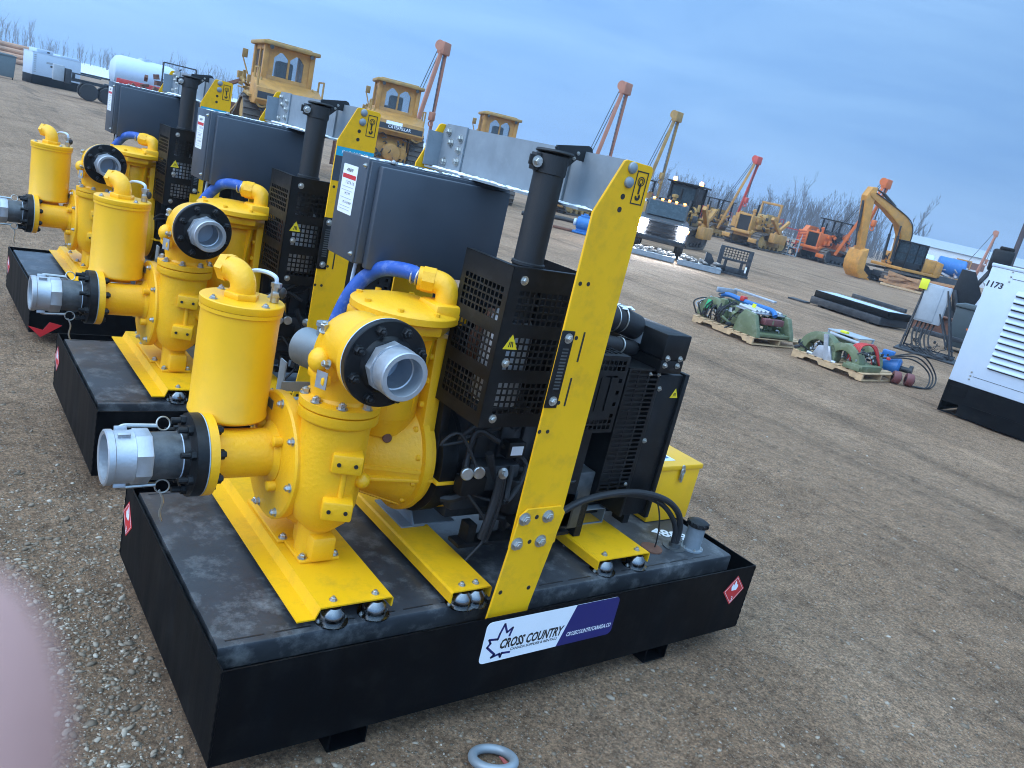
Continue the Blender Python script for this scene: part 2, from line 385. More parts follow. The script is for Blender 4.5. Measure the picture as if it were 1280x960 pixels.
m2 = N.new('ShaderNodeMath'); m2.operation = 'MULTIPLY'; m2.inputs[1].default_value = .35; L.new(mm.outputs[0], m2.inputs[0]); L.new(m2.outputs[0], ad.inputs[1])
L.new(ad.outputs[0], bp.inputs['Height'])
bp2 = N.new('ShaderNodeBump'); bp2.inputs['Strength'].default_value = .7; bp2.inputs['Distance'].default_value = .25
L.new(nz(1.4, 6, .6, mp.outputs[0], .6), bp2.inputs['Height']); L.new(bp2.outputs[0], bp.inputs['Normal'])
L.new(bp.outputs[0], b.inputs['Normal'])

def axis(c0, c1, step, far):
    a = []; x = c0
    while x <= c1: a.append(x); x += step
    s = step
    while a[-1] < far: s *= 1.22; a.append(a[-1] + s)
    s = step
    while a[0] > -far: s *= 1.22; a.insert(0, a[0] - s)
    return a
def ground_h(x, y):
    r = math.hypot(x - 1, y - 2)
    k = max(0., min(1., 1 - (r - 8) / 30))
    p = Vector((x * .9, y * .9, 0))
    c, s = math.cos(R(38)), math.sin(R(38)); u, v = c * x + s * y, -s * x + c * y
    h = .018 * mnoise.noise(p * 1.3) + .012 * mnoise.noise(p * 4.1) + .007 * mnoise.noise(p * 11)
    h += .022 * mnoise.noise(Vector((u * 1.5, v * .12, 3)))
    d = max(0, -x, x - 2.7) if -.1 < y < 1.5 or 2. < y < 3.6 or 4.5 < y < 6.1 else 1
    return (h - .012) * max(k, .0)
gx = axis(-4, 5, .06, 900); gy = axis(-3, 7, .06, 900)
vs = [(x, y, ground_h(x, y)) for y in gy for x in gx]
nx = len(gx)
fs = [(j * nx + i, j * nx + i + 1, (j + 1) * nx + i + 1, (j + 1) * nx + i) for j in range(len(gy) - 1) for i in range(nx - 1)]
me = bpy.data.meshes.new('ground'); me.from_pydata(vs, [], fs); me.polygons.foreach_set('use_smooth', [True] * len(me.polygons)); me.materials.append(gm)
go = bpy.data.objects.new('ground', me); C.objects.link(go); tag(go, kind='structure', label='brown gravelly dirt yard with wheel ruts')

# loose stones: one countless mass
pm = bpy.data.materials.new('pebbles'); pm.use_nodes = True; nt = pm.node_tree; N = nt.nodes; L = nt.links; b = N['Principled BSDF']; b.inputs['Roughness'].default_value = .8
at = N.new('ShaderNodeAttribute'); at.attribute_name = 'tone'; tc = N.new('ShaderNodeTexCoord')
base = ramp(at.outputs['Fac'], [(0, (.13, .092, .060)), (.5, (.215, .160, .110)), (.85, (.31, .245, .18)), (1, (.46, .39, .31))])
v_ = ramp(nz(70, 4, .6), [(.3, (.75, .75, .75)), (.7, (1.2, 1.2, 1.2))])
L.new(mixc(base, v_, .8, 'MULTIPLY'), b.inputs['Base Color'])
def stones(name, count, place, size, seed):
    rnd = random.Random(seed); bmx = bmesh.new(); bmesh.ops.create_icosphere(bmx, subdivisions=1, radius=1)
    tv = [v.co.copy() for v in bmx.verts]; tf = [[v.index for v in f.verts] for f in bmx.faces]; bmx.free()
    V = []; F = []; T = []
    for k in range(count):
        x, y = place(rnd); r = size(rnd); rot = Matrix.Rotation(rnd.uniform(0, 2 * PI), 3, 'Z') @ Matrix.Rotation(rnd.uniform(-.4, .4), 3, 'X')
        sx, sy, sz = rnd.uniform(.9, 1.7), rnd.uniform(.7, 1.1), rnd.uniform(.35, .65); sd_ = rnd.uniform(0, 99)
        o = len(V); z = ground_h(x, y) + r * sz * rnd.uniform(-.3, .35)
        for q in tv:
            n = 1 + .62 * mnoise.noise(q * 1.9 + Vector((sd_, 0, 0)))
            p = rot @ Vector((q.x * sx * r * n, q.y * sy * r * n, q.z * sz * r * n)); V.append((x + p.x, y + p.y, z + p.z))
        F += [[i + o for i in f] for f in tf]; T += [rnd.random()] * len(tv)
    me = bpy.data.meshes.new(name); me.from_pydata(V, [], F); me.polygons.foreach_set('use_smooth', [True] * len(me.polygons))
    a = me.attributes.new('tone', 'FLOAT', 'POINT'); a.data.foreach_set('value', T); me.materials.append(pm)
    o = bpy.data.objects.new(name, me); C.objects.link(o); return o
def intray(x, y): return 0 < x < 2.7 and (0 < y < 1.36 or 2.16 < y < 3.54 or 4.7 < y < 6.1)
def pl(rnd):
    while True:
        if rnd.random() < .4: x, y = rnd.gauss(-.5, .55), rnd.gauss(.7, .9)
        else:
            r = .6 + 9 * rnd.random() ** 1.35; a = rnd.uniform(R(-25), R(125)); x, y = -.8 + r * math.cos(a), -2 + r * math.sin(a)
        if not intray(x, y): return x, y
o = stones('loose_gravel', 30000, pl, lambda r: min(.0026 + r.expovariate(1 / .0027), .017), 5)
tag(o, 'scattered pale stones and gravel on the dirt', 'gravel', kind='stuff')
# ------------------------------------------------------------------ the skid mounted pump
LX, WY, ZB, ZT = 2.70, 1.36, .09, .45
FY = ((0, 0, 0), (1, 0, 0), (0, 0, 1))           # front long side, looking along +y
FX = ((0, 0, 0), (0, -1, 0), (0, 0, 1))          # short end, looking along +x; first coordinate is -y
GROUP = 'yellow skid mounted pumps in a row'

def flame_sticker(parent, fr, cx, cy, rx, ry):
    d = MB().sheet([(cx - rx, cy), (cx, cy - ry), (cx + rx, cy), (cx, cy + ry)], fr, .001, .001).build('hazard_sticker', REDS, parent)
    b = MB()
    k = .88
    for i in range(4):
        q = [(cx - rx * k, cy), (cx, cy - ry * k), (cx + rx * k, cy), (cx, cy + ry * k)]
        a, c = q[i], q[(i + 1) % 4]; m = .965
        b.sheet([a, c, (cx + (c[0] - cx) * m, cy + (c[1] - cy) * m), (cx + (a[0] - cx) * m, cy + (a[1] - cy) * m)], fr, .0005, .0023)
    fl = [(-.02, .0), (-.028, .022), (-.018, .04), (-.012, .028), (-.004, .058), (.006, .046), (.012, .028), (.018, .036), (.026, .02), (.018, .0)]
    b.sheet([(cx + x * rx / .085, cy + y * ry / .085) for x, y in fl], fr, .0005, .0023)
    b.build('flame_print', WSTICK, d)
    text('3', 'class_number', WSTICK, d, fr, cx - rx * .1, cx + rx * .1, cy - ry * .72, height=ry * .3, lift=.003)
    return d

def warn_triangle(parent, fr, cx, cy, s):
    t = MB().sheet([(cx - s * .55, cy - s * .45), (cx + s * .55, cy - s * .45), (cx, cy + s * .5)], fr, .001, .001).build('warning_label', YSTICK, parent)
    b = MB(); 
    for k in (-.16, 0, .16):
        b.sheet([(cx + s * (k - .035), cy - s * .3), (cx + s * (k + .035), cy - s * .3), (cx + s * (k * .6 + .03), cy + s * .05), (cx + s * (k * .6 - .03), cy + s * .05)], fr, .0005, .0022)
    b.build('warning_symbol', INK, t)
    return t

def hook_emblem(parent, fr, cx, cy, w, h):
    d = MB(); t = .004
    x0, x1, y0, y1 = cx - w / 2, cx + w / 2, cy - h / 2, cy + h / 2
    for q in ((x0, y0, x1, y0 + t), (x0, y1 - t, x1, y1), (x0, y0 + t, x0 + t, y1 - t), (x1 - t, y0 + t, x1, y1 - t)):
        d.sheet([(q[0], q[1]), (q[2], q[1]), (q[2], q[3]), (q[0], q[3])], fr, .0006, .001)
    def arc(cx, cy, r, a0, a1, t, n=18):
        p = circ(cx, cy, r, n, a0, a1); q = circ(cx, cy, r - t, n, a0, a1)
        for i in range(n - 1): d.sheet([p[i], p[i + 1], q[i + 1], q[i]], fr, .0006, .001)
    arc(cx, cy + h * .2, w * .3, 0, 359.9, .0035); arc(cx, cy + h * .2, w * .17, 0, 359.9, .003)
    d.sheet([(cx - .004, cy - h * .18), (cx + .004, cy - h * .18), (cx + .004, cy + h * .12), (cx - .004, cy + h * .12)], fr, .0006, .001)
    arc(cx, cy - h * .27, w * .22, -200, 60, .009)
    return d.build('hook_emblem', INK, parent)

def build_pump():
    root = thing('pump_skid', 'nearest yellow pump on a black spill tray, with the company sign on the tray front', 'pump', (0, 0, 0), 0, GROUP)
    # ---- tray
    tw = .006
    b = MB()
    b.box((0, 0, ZB), (LX, WY, ZB + .008), 0)
    b.box((0, 0, ZB + .008), (LX, tw, ZT)); b.box((0, WY - tw, ZB + .008), (LX, WY, ZT))
    b.box((0, tw, ZB + .008), (tw, WY - tw, ZT)); b.box((LX - tw, tw, ZB + .008), (LX, WY - tw, ZT))
    tray = b.build('spill_tray', BLK, root)
    for (x, y) in ((0, 0), (LX, 0), (0, WY), (LX, WY)):
        MB().tube([(x + (.002 if x == 0 else -.002), y + (.002 if y == 0 else -.002), ZB + .01 + .0172 * k) for k in range(21)], lambda t: .0045 + .0012 * math.sin(t * 60), 6, 2).build('weld_bead', BLK, tray)
    for x in (.50, 2.12):
        f = MB()
        for dx in (-.075, .069): f.box((x + dx, .012, 0.004), (x + dx + .006, WY - .012, ZB - .001))
        f.box((x - .069, .012, .004), (x + .069, WY - .012, .010)).box((x - .069, .012, ZB - .008), (x + .069, WY - .012, ZB - .001))
        f.build('foot_rail', BLK, tray)
    flame_sticker(tray, FY, 2.572, .327, .083, .083)
    flame_sticker(tray, FX, -1.285, .303, .083, .083)
    # ---- fuel tank under the deck
    x0, x1, y0, y1, zd = .022, 2.64, .115, 1.243, .452
    b = MB()
    b.box((x0 + .01, y0 + .02, ZB + .012), (x1 - .01, y1 - .02, zd - .012))
    pr = [(y0, zd - .085), (y0, zd - .012), (y0 + .012, zd), (y1 - .012, zd), (y1, zd - .012), (y1, zd - .085), (y1 - .004, zd - .085), (y1 - .004, zd - .012), (y0 + .004, zd - .012), (y0 + .004, zd - .085)]
    b.prism([(y0, zd - .085), (y0, zd - .014), (y0 + .004, zd - .004), (y0 + .014, zd), (y1 - .014, zd), (y1 - .004, zd - .004), (y1, zd - .014), (y1, zd - .085)], x0, x1, 'x')
    deck = b.build('fuel_tank', DECK, root)
    s = MB(); x = x0 + .03
    while x < x1 - .25:
        l = .13
        for yy in (y0 + .028, y1 - .034): s.box((x, yy, zd - .002), (x + l, yy + .006, zd + .0012))
        x += l + .035
    s.build('deck_slot', INK, deck)
    fn = MB().lathe([(.062, 0), (.062, .008), (.045, .010), (.045, .125)], (2.452, .235, zd), (0, 0, 1), 28).build('filler_neck', GALV, deck)
    cap = MB().lathe([(.0, .158), (.036, .158), (.052, .150), (.054, .128), (.05, .1255)], (2.452, .235, zd), (0, 0, 1), 20)
    for k in range(10):
        a = 2 * PI * k / 10; cap.ell((2.452 + .053 * math.cos(a), .235 + .053 * math.sin(a), zd + .139), (.008, .008, .011), 6)
    cap.build('filler_cap', BLKM, fn)
    for k in range(6):
        a = 2 * PI * k / 6; bolt(fn, (2.452 + .054 * math.cos(a), .235 + .054 * math.sin(a), zd + .008), (0, 0, 1), .005, .005)
    MB().lathe([(.06, 0), (.06, .006), (.03, .008), (.03, .028), (.0, .028)], (2.352, .262, zd), (0, 0, 1), 24).build('hose_gland', PIPE, deck)
    MB().lathe([(.055, 0), (.055, .008), (.048, .010), (.02, .012), (0, .012)], (2.20, .278, zd), (0, 0, 1), 24).build('sender_plate', RUST, deck)
    text('4889', 'painted_number', WSTICK, deck, ((2.335, .40, zd), (.83, -.56, 0), (.56, .83, 0)), 0, .20, 0, height=.085, lift=.0012, bold=.03)
    # ---- rails
    def rail(xa, xb, ya, yb, flange=None):
        t = .006; z = .526
        if flange:
            P = [(xa - flange, z - .040), (xa - .012, z - .040), (xa + .004, z), (xb - .006, z), (xb, z - .006), (xb, z - .04), (xb - t, z - .04), (xb - t, z - t), (xa + .007, z - t), (xa - .009, z - .046), (xa - flange, z - .046)]
        else:
            P = [(xa, z - .05), (xa, z - .008), (xa + .008, z), (xb - .008, z), (xb, z - .008), (xb, z - .05), (xb - t, z - .05), (xb - t, z - t), (xa + t, z - t), (xa + t, z - .05)]
        r = MB().prism(P, ya, yb, 'y').build('skid_rail', YELM, root)
        for xx in (xa + .065, xb - .06):
            for yy in (ya + .035, yb - .035):
                bolt(r, (xx, yy, z), (0, 0, 1), .010, .010)
                mnt = MB().lathe([(.060, 0), (.060, .004), (.046, .006), (.047, .022), (.042, .040), (.026, .058), (0, .060)], (xx, yy + (-.012 if yy < .5 else .012), zd), (0, 0, 1), 24)
                mo = mnt.build('rubber_mount', CHROME, r)
                for sx in (-1, 1): bolt(mo, (xx + .05 * sx, yy + (-.012 if yy < .5 else .012), zd + .004), (0, 0, 1), .006, .006)
        return r
    rail(.362, .652, .135, 1.225, .075)
    rail(.885, 1.075, .10, 1.22)
    rail(1.70, 2.035, .15, 1.20)
    # ---- suction side
    ax = (1, 0, 0); py, pz = .684, .872
    sp = MB()
    sp.lathe([(.150, .066), (.150, .098), (.096, .106), (.092, .13), (.092, .31), (.104, .318), (.118, .325), (.118, .352)], (0, py, pz), ax, 40)
    sp.lathe([(.075, .0), (.062, .03), (.062, .09)], (.197, .79, .945), (0, .25, 1), 24)
    spool = sp.build('suction_pipe', YELC, root)
    MB().lathe([(.146, .060), (.149, .0645), (.146, .066)], (0, py, pz), ax, 40).build('gasket', WHITE, spool)
    fb = MB().lathe([(.094, -.005), (.100, .012), (.112, .018), (.150, .022), (.151, .060)], (0, py, pz), ax, 40).build('black_flange', BLKM, spool)
    for k in range(8):
        a = R(22.5 + 45 * k); c = (0, py + .122 * math.cos(a), pz + .122 * math.sin(a))
        b = MB()
        b.lathe([(.011, -.028), (.011, .125)], c, ax, 10)
        b.lathe([(.0185, .003), (.0185, .022)], c, ax, 6); b.lathe([(.0185, .098), (.0185, .118)], c, ax, 6)
        b.build('stud_bolt', BLKM, spool)
    nip = MB().lathe([(.084, -.125), (.084, .004), (.089, .008)], (0, py, pz), ax, 36).build('pipe_nipple', PIPE, root)
    MB().lathe([(.0855, -.008), (.0875, 0.0), (.0855, .004)], (0, py, pz), ax, 36).build('thread_tape', WHITE, nip)
    cm = MB()
    oct_ = circ(py, pz, .097, 8, 22.5, 382.5)
    cm.prism(oct_, -.16, -.105, 'x', .004)
    cm.lathe([(.078, -.245), (.090, -.248), (.096, -.244), (.096, -.225), (.092, -.222), (.092, -.165), (.094, -.16), (.07, -.158)], (0, py, pz), ax, 40, caps=False)
    cm.lathe([(.078, -.245), (.076, -.17), (.05, -.165), (0, -.165)], (0, py, pz), ax, 36, caps=False)
    for a in (90, 270):
        for s in (-1, 1):
            aa = R(a + 19 * s); cm.box((-.215, -.006, .088), (-.175, .006, .106), .002, Matrix.Translation((0, py, pz)) @ Matrix.Rotation(aa - PI / 2, 4, 'X'))
    cam = cm.build('camlock_coupling', ALU, root)
    for a in (-100, 62):
        ca, sa = math.cos(R(a)), math.sin(R(a)); o = Vector((0, py, pz))
        q = lambda x, r: o + Vector((x, ca * r, sa * r))
        arm = MB().tube([q(-.20, .096), q(-.18, .106), q(-.14, .106), q(-.075, .104)], .008, 8).build('cam_arm', ZINC, cam)
        MB().torus(q(-.052, .112), (.2, -sa, ca), .024, .003).build('pull_ring', ZINC, arm)
    MB().tube([(-.06, py - .02, pz - .125), (-.045, py - .025, pz - .165), (-.05, py - .02, pz - .215), (-.04, py - .02, pz - .25)], .004, 6).build('pin_wire', ZINC, cam)
    # ---- canister
    cx, cy = .190, .805
    cb = MB().lathe([(.03, .985), (.137, .985), (.144, .993), (.144, 1.003), (.1405, 1.008), (.1405, 1.385), (.147, 1.388), (.147, 1.402)], (cx, cy, 0), (0, 0, 1), 44).build('vacuum_canister', YEL, root)
    lid = MB().lathe([(.148, 1.4035), (.149, 1.406), (.149, 1.428), (.146, 1.431), (0, 1.433)], (cx, cy, 0), (0, 0, 1), 44).build('canister_lid', YEL, cb)
    for k in range(4):
        a = R(20 + 90 * k); bolt(lid, (cx + .126 * math.cos(a), cy + .126 * math.sin(a), 1.431), (0, 0, 1), .010, .009)
    eb = MB()
    eb.prism(circ(cx - .005, cy + .0, .064, 6), 1.431, 1.455, 'z', .004)
    eb.tube([(cx - .005, cy + .0, 1.45), (cx - .005, cy + .0, 1.475), (cx - .010, cy + .010, 1.502), (cx - .022, cy + .038, 1.520), (cx - .040, cy + .075, 1.522)], .046, 20, 6)
    eb.build('outlet_elbow', YELC, cb)
    dd = Vector((-.45, .89, 0)).normalized(); e = Vector((cx - .040, cy + .075, 1.522))
    u = dd.cross(Vector((0, 0, 1)))
    hx = MB().lathe([(.03, .022), (.052, .022), (.052, -.012)], e, dd, 6).build('elbow_collar', YELC, cb)
    vb = MB().cyl((cx + .105, cy - .03, 1.433), (cx + .105, cy - .03, 1.49), .016).cyl((cx + .105, cy - .03, 1.49), (cx + .105, cy - .03, 1.505), .02, n=6).box((cx + .085, cy - .055, 1.455), (cx + .125, cy - .04, 1.475), .003)
    vb.build('air_fitting', ZINC, cb)
    MB().tube([(cx + .105, cy - .03, 1.50), (cx + .10, cy - .025, 1.525), (cx + .08, cy + .03, 1.53), (cx + .05, cy + .09, 1.515), (cx + .04, cy + .2, 1.45)], .008, 8).build('air_line', WHITE, cb)
    MB().ell((cx + .122, cy - .055, 1.475), (.014, .014, .022), 10).build('fitting_cap', RUB, cb)
    # ---- pump casing
    vy, vz = .684, .862
    P = []
    for k in range(33):
        t = 82 - 262 * k / 32; r = .205 + .105 * k / 32
        P.append((vy + r * math.cos(R(t)), vz + r * math.sin(R(t))))
    P += [(.385, .95), (.43, 1.02), (.56, 1.05)]
    b = MB().prism(P, .362, .618, 'x', .12, seg=8)
    b.lathe([(.06, .66), (.10, .70), (.122, .77), (.127, .9), (.124, 1.04), (.126, 1.09), (.145, 1.103), (.147, 1.108), (.147, 1.140), (.10, 1.142)], (.474, .47, 0), (0, 0, 1), 44)
    b.prism(circ(.474, .50, .065, 14), .535, .66, 'z')
    cas = b.build('pump_casing', YELC, root, 40)
    cov = MB().lathe([(.245, .375), (.247, .365), (.247, .34), (.238, .333), (.13, .328)], (0, vy, vz), (1, 0, 0), 48).build('cover_plate', YELC, cas)
    for k in range(8):
        a = R(10 + 45 * k); bolt(cov, (.334, vy + .222 * math.cos(a), vz + .222 * math.sin(a)), (-1, 0, 0), .012, .016)
    MB().box((.331, vy + .04, vz + .165), (.328, vy + .10, vz + .20)).build('name_plate', PIPE, cov)
    for k in range(4):
        a = R(45 + 90 * k)
        MB().lathe([(.02, 0), (.02, .03), (.014, .034), (0, .034)], (.328, vy + .128 * math.cos(a), vz + .128 * math.sin(a)), (-1, 0, 0), 12).build('cover_boss', YELC, cov)
    MB().box((.375, .585, .527), (.585, .945, .541), .004).box((.40, .42, .527), (.56, .585, .541), .004).box((.43, .40, .535), (.53, .60, .64), .02).build('mounting_foot', YELC, cas)
    for x, y in ((.40, .60), (.56, .60), (.40, .92), (.56, .92), (.545, .44), (.415, .44)): bolt(cas, (x, y, .541), (0, 0, 1), .012, .014)
    def lug(x, y, z):
        m = Matrix.Translation((x, y, z)) @ Matrix.Rotation(R(-22), 4, 'Z')
        l = MB().box((-.055, -.035, -.037), (.055, .08, .037), .009, m).build('casing_lug', YELC, cas)
        for s in (-.03, .03): MB().lathe([(.0, -.002), (.0075, -.002), (.0075, .004)], m @ Vector((s, -.0355, 0)), m.to_3x3() @ Vector((0, -1, 0)), 12).build('bolt_hole', INK, l)
    lug(.478, .345, .975); lug(.462, .33, .800)
    MB().cyl((.475, .345, .83), (.475, .345, .945), .012).ell((.56, .36, .89), (.03, .03, .03), 12).build('casing_rib', YELC, cas)
    # ---- discharge elbow with flange looking along -y
    b = MB()
    b.lathe([(.10, 1.1435), (.144, 1.1435), (.147, 1.147), (.147, 1.172), (.110, 1.178), (.104, 1.19)], (.474, .47, 0), (0, 0, 1), 44)
    def rr(t): return .104 + .022 * math.sin(PI * t)
    b.tube([(.474, .475, 1.16), (.472, .475, 1.25), (.468, .455, 1.335), (.463, .40, 1.39), (.46, .33, 1.402), (.46, .22, 1.402)], rr, 36, 6)
    b.lathe([(.105, -.03), (.12, .0), (.145, .012), (.147, .016), (.147, .045)], (.46, .25, 1.402), (0, -1, 0), 44)
    for s, zz in ((-1, 1.40), (-1, 1.30)):
        b.box((.34, .36, zz - .035), (.40, .44, zz + .035), .015)
    b.box((.325, .33, 1.26), (.36, .47, 1.30), .012); b.ell((.335, .40, 1.335), (.04, .045, .045), 14)
    elb = b.build('discharge_elbow', YELC, root, 40)
    MB().lathe([(.0, .046), (.058, .046), (.058, .050), (0, .050)], (.46, .25, 1.402), (0, -1, 0), 30).build('elbow_bore', RUB, elb)
    for k in range(8):
        a = R(22.5 + 45 * k); bolt(elb, (.474 + .126 * math.cos(a), .47 + .126 * math.sin(a), 1.174), (0, 0, 1), .0145, .017)
    MB().box((-.022, -.002, -.03), (.022, .002, .03), 0, Matrix.Translation((.327, .345, 1.283)) @ Matrix.Rotation(R(-60), 4, 'Z')).build('elbow_tag', ALU, elb)
    bolt(elb, (.35, .43, 1.43), (-.3, -.2, 1), .014, .03); bolt(elb, (.34, .34, 1.34), (-1, -.1, .2), .012, .02)
    MB().lathe([(.146, .045), (.1485, .048), (.146, .051)], (.46, .25, 1.402), (0, -1, 0), 44).build('gasket', WHITE, elb)
    bf = MB().lathe([(.06, .051), (.147, .051), (.149, .054), (.149, .078), (.146, .081), (.098, .083), (.09, .095), (.080, .099), (.060, .099), (.060, .051)], (.46, .25, 1.402), (0, -1, 0), 48, caps=False).build('black_flange', BLKM, elb)
    for k in range(8):
        a = R(22.5 + 45 * k); p = (.46 + .122 * math.cos(a), .25 - .081, 1.402 + .122 * math.sin(a))
        b = MB().lathe([(.019, 0), (.019, .004), (.0165, .005), (.0165, .020), (.013, .024)], p, (0, -1, 0), 6).lathe([(.009, .022), (.009, .036), (.006, .038)], p, (0, -1, 0), 10)
        b.build('flange_nut', BLKM, elb)
    ad = MB()
    ad.lathe([(.062, .10), (.088, .10), (.088, .135), (.062, .135)], (.46, .25, 1.402), (0, -1, 0), 8, caps=False)
    ad.lathe([(.083, .13), (.078, .134), (.078, .15), (.082, .152), (.082, .205), (.079, .209), (.064, .209), (.062, .205), (.062, .15), (.058, .148), (.058, .02)], (.46, .25, 1.402), (0, -1, 0), 44, caps=False)
    ad.build('camlock_adapter', ALU, root)
    # ---- bell housing, separator
    b = MB()
    b.lathe([(.12, .58), (.125, .64), (.15, .66), (.225, .86), (.235, .875), (.235, .93)], (0, vy, vz), (1, 0, 0), 48)
    b.prism([(.50, .90), (.535, 1.40), (.55, 1.412), (.84, 1.412), (.86, 1.40), (.88, .90), (.80, .80), (.58, .80)], .872, .932, 'x', .006)
    for a in (200, 340, 90, 150, 270):
        m = Matrix.Translation((0, vy, vz)) @ Matrix.Rotation(R(a), 4, 'X')
        b.prism([(.60, .13), (.872, .235), (.872, .16), (.60, .09)], -.008, .008, 'y', 0, m)
    b.box((.93, .415, .815), (1.03, .50, .829), .004); b.prism([(.60, .56), (.66, .50), (.90, .445), (.932, .445), (.932, .684), (.60, .684)], .815, .829, 'z', .003)
    b.lathe([(.236, .868), (.252, .872), (.252, .90)], (0, vy, vz), (1, 0, 0), 48)
    bell = b.build('bell_housing', YELC, root)
    for k in range(12):
        a = R(15 + 30 * k); MB().lathe([(.0135, 0), (.0135, .010), (.008, .016), (0, .016)], (.860, vy + .218 * math.cos(a), vz + .218 * math.sin(a)), (-1, 0, 0), 12).build('dome_bolt', YELC, bell)
    for zz in (1.02, 1.12, 1.22, 1.32): MB().lathe([(.0135, 0), (.0135, .010), (.008, .016), (0, .016)], (.872, .545 - .0 * zz, zz), (-1, 0, 0), 12).build('dome_bolt', YELC, bell)
    MB().lathe([(.0, .004), (.016, .004), (.019, 0), (.019, -.01)], (.735, .535, .98), (-.45, -.9, .1), 16).build('housing_plug', RUST, bell)
    b = MB()
    b.prism(circ(.75, .641, .135, 24), 1.06, 1.405, 'z', .01); b.lathe([(.10, .98), (.135, 1.065)], (.75, .641, 0), (0, 0, 1), 24)
    for a in (200, 250, 300, 340): b.prism([(.13, 1.05), (.165, 1.40), (.13, 1.40)], -.008, .008, 'y', 0, Matrix.Translation((.75, .641, 0)) @ Matrix.Rotation(R(a), 4, 'Z'))
    b.prism(circ(.75, .641, .205, 8, 22.5, 382.5), 1.425, 1.466, 'z', .006)
    b.lathe([(.12, 1.39), (.165, 1.40), (.17, 1.424)], (.75, .641, 0), (0, 0, 1), 40)
    sepb = b.build('separator_tank', YELC, root)
    lid2 = MB().lathe([(.21, 1.4675), (.215, 1.472), (.215, 1.496), (.208, 1.503), (.16, 1.515), (.09, 1.53), (0, 1.532)], (.762, .634, 0), (0, 0, 1), 48).box((.80, .47, 1.47), (.95, .62, 1.545), .015).build('separator_lid', YELC, sepb)
    for k in range(8):
        a = R(10 + 45 * k); MB().lathe([(.013, 0), (.013, .012), (0, .014)], (.762 + .185 * math.cos(a), .634 + .185 * math.sin(a), 1.506), (0, 0, 1), 8).build('lid_bolt', YELC, lid2)
    b = MB().tube([(.88, .545, 1.52), (.882, .545, 1.57), (.872, .56, 1.602), (.845, .59, 1.612), (.79, .628, 1.612)], .046, 20)
    b.lathe([(.043, 0), (.05, .003), (.05, .05), (.043, .055)], (.845, .59, 1.612), (-.82, .57, 0), 8)
    b.build('hose_elbow', YELC, sepb)
    hose = MB().tube([(.80, .622, 1.612), (.765, .66, 1.625), (.725, .78, 1.605), (.695, .86, 1.553), (.655, .89, 1.478), (.625, .905, 1.375), (.60, .90, 1.27), (.58, .86, 1.18)], .031, 18, 8).build('vacuum_hose', BLUEH, root)
    cl = MB(); d2 = Vector((-.6, .75, .1)).normalized()
    for dist in (.012, .034): cl.torus(Vector((.80, .622, 1.612)) + Vector((-.55, .65, .15)).normalized() * dist, (-.62, .72, .1), .0335, .004)
    cl.build('hose_clamp', ZINC, hose)
    # ---- small grey vacuum cylinder on its bracket
    d = Vector((.35, -.93, 0)).normalized(); o = Vector((.505, .93, 1.225))
    b = MB().lathe([(.0, -.012), (.06, -.012), (.078, 0), (.079, .01), (.079, .165), (.074, .172), (0, .172)], o, d, 36)
    b.lathe([(.03, .06), (.03, .11), (.036, .112), (.036, .128)], o + d * .10, (0, 0, 1), 20)
    vp = b.build('vacuum_muffler', GALV, root)
    k = MB().box((.40, .80, .985), (.62, .96, .992)).box((.43, .90, .992), (.436, .96, 1.16)).box((.40, .84, 1.06), (.62, .845, 1.10))
    k.bar((.58, .93, .54), (.58, .93, .985), .03)
    kb = k.build('muffler_bracket', GALV, vp)
    for x, y in ((.42, .82), (.47, .82)): bolt(kb, (x, y, .992), (0, 0, 1), .01, .01)
    # ---- engine (dark, cluttered)
    b = MB()
    b.lathe([(.262, .945), (.262, 1.02), (.25, 1.03), (.25, 1.07), (.20, 1.09)], (0, vy, vz), (1, 0, 0), 44)
    b.prism([(.47, .9), (.51, 1.39), (.86, 1.39), (.9, .9)], .935, .975, 'x', .004)
    fl = b.build('flywheel_housing', BLKM, root)
    warn_triangle(fl, ((.955, .4218, .935), (1, 0, 0), (0, 0, 1)), .0, .0, .05) if 0 else None
    MB().lathe([(.248, 1.0715), (.256, 1.073), (.256, 1.088), (.248, 1.089)], (0, vy, vz), (1, 0, 0), 44).build('flywheel_ring', YELC, fl)
    b = MB()
    b.box((1.05, .46, .66), (1.72, .91, 1.16), .03); b.box((1.10, .50, 1.16), (1.66, .86, 1.36), .03); b.box((1.10, .55, .58), (1.6, .82, .66), .02)
    b.box((1.16, .55, 1.36), (1.60, .76, 1.44), .03)
    for k in range(5): b.box((1.10 + .12 * k, .438, .86), (1.17 + .12 * k, .462, 1.12), .008)
    b.box((1.05, .36, .80), (1.30, .46, .92), .015)
    eng = b.build('engine_block', DSTEEL, root)
    b = MB().lathe([(.05, 0), (.055, .01), (.055, .15), (.04, .17)], (1.28, .375, .86), (0, 0, -1), 24).lathe([(.05, 0), (.055, .01), (.055, .15), (.04, .17)], (1.46, .37, .95), (0, 0, -1), 24)
    b.build('engine_filter', BLKM, eng)
    rnd = random.Random(3); b = MB()
    for k in range(20):
        x = rnd.uniform(1.0, 1.5); z = rnd.uniform(.65, 1.25); p = [(x, rnd.uniform(.32, .44), z)]
        for j in range(3): p.append((p[-1][0] + rnd.uniform(-.12, .16), min(max(p[-1][1] + rnd.uniform(-.06, .06), .30), .46), p[-1][2] + rnd.uniform(-.16, .14)))
        b.tube(p, rnd.choice((.007, .009, .012, .018)), 7, 5)
    b.build('wiring_loom', RUB, eng)
    for x, z in ((1.005, .905), (1.062, .908)):
        g = MB().lathe([(.026, 0), (.026, .012), (.022, .015), (0, .015)], (x, .335, z), (-.25, -1, .1), 20).build('round_gauge', ZINC, eng)
    MB().box((1.0, .34, .80), (1.12, .40, .88), .006).build('gauge_bracket', BLKM, eng)
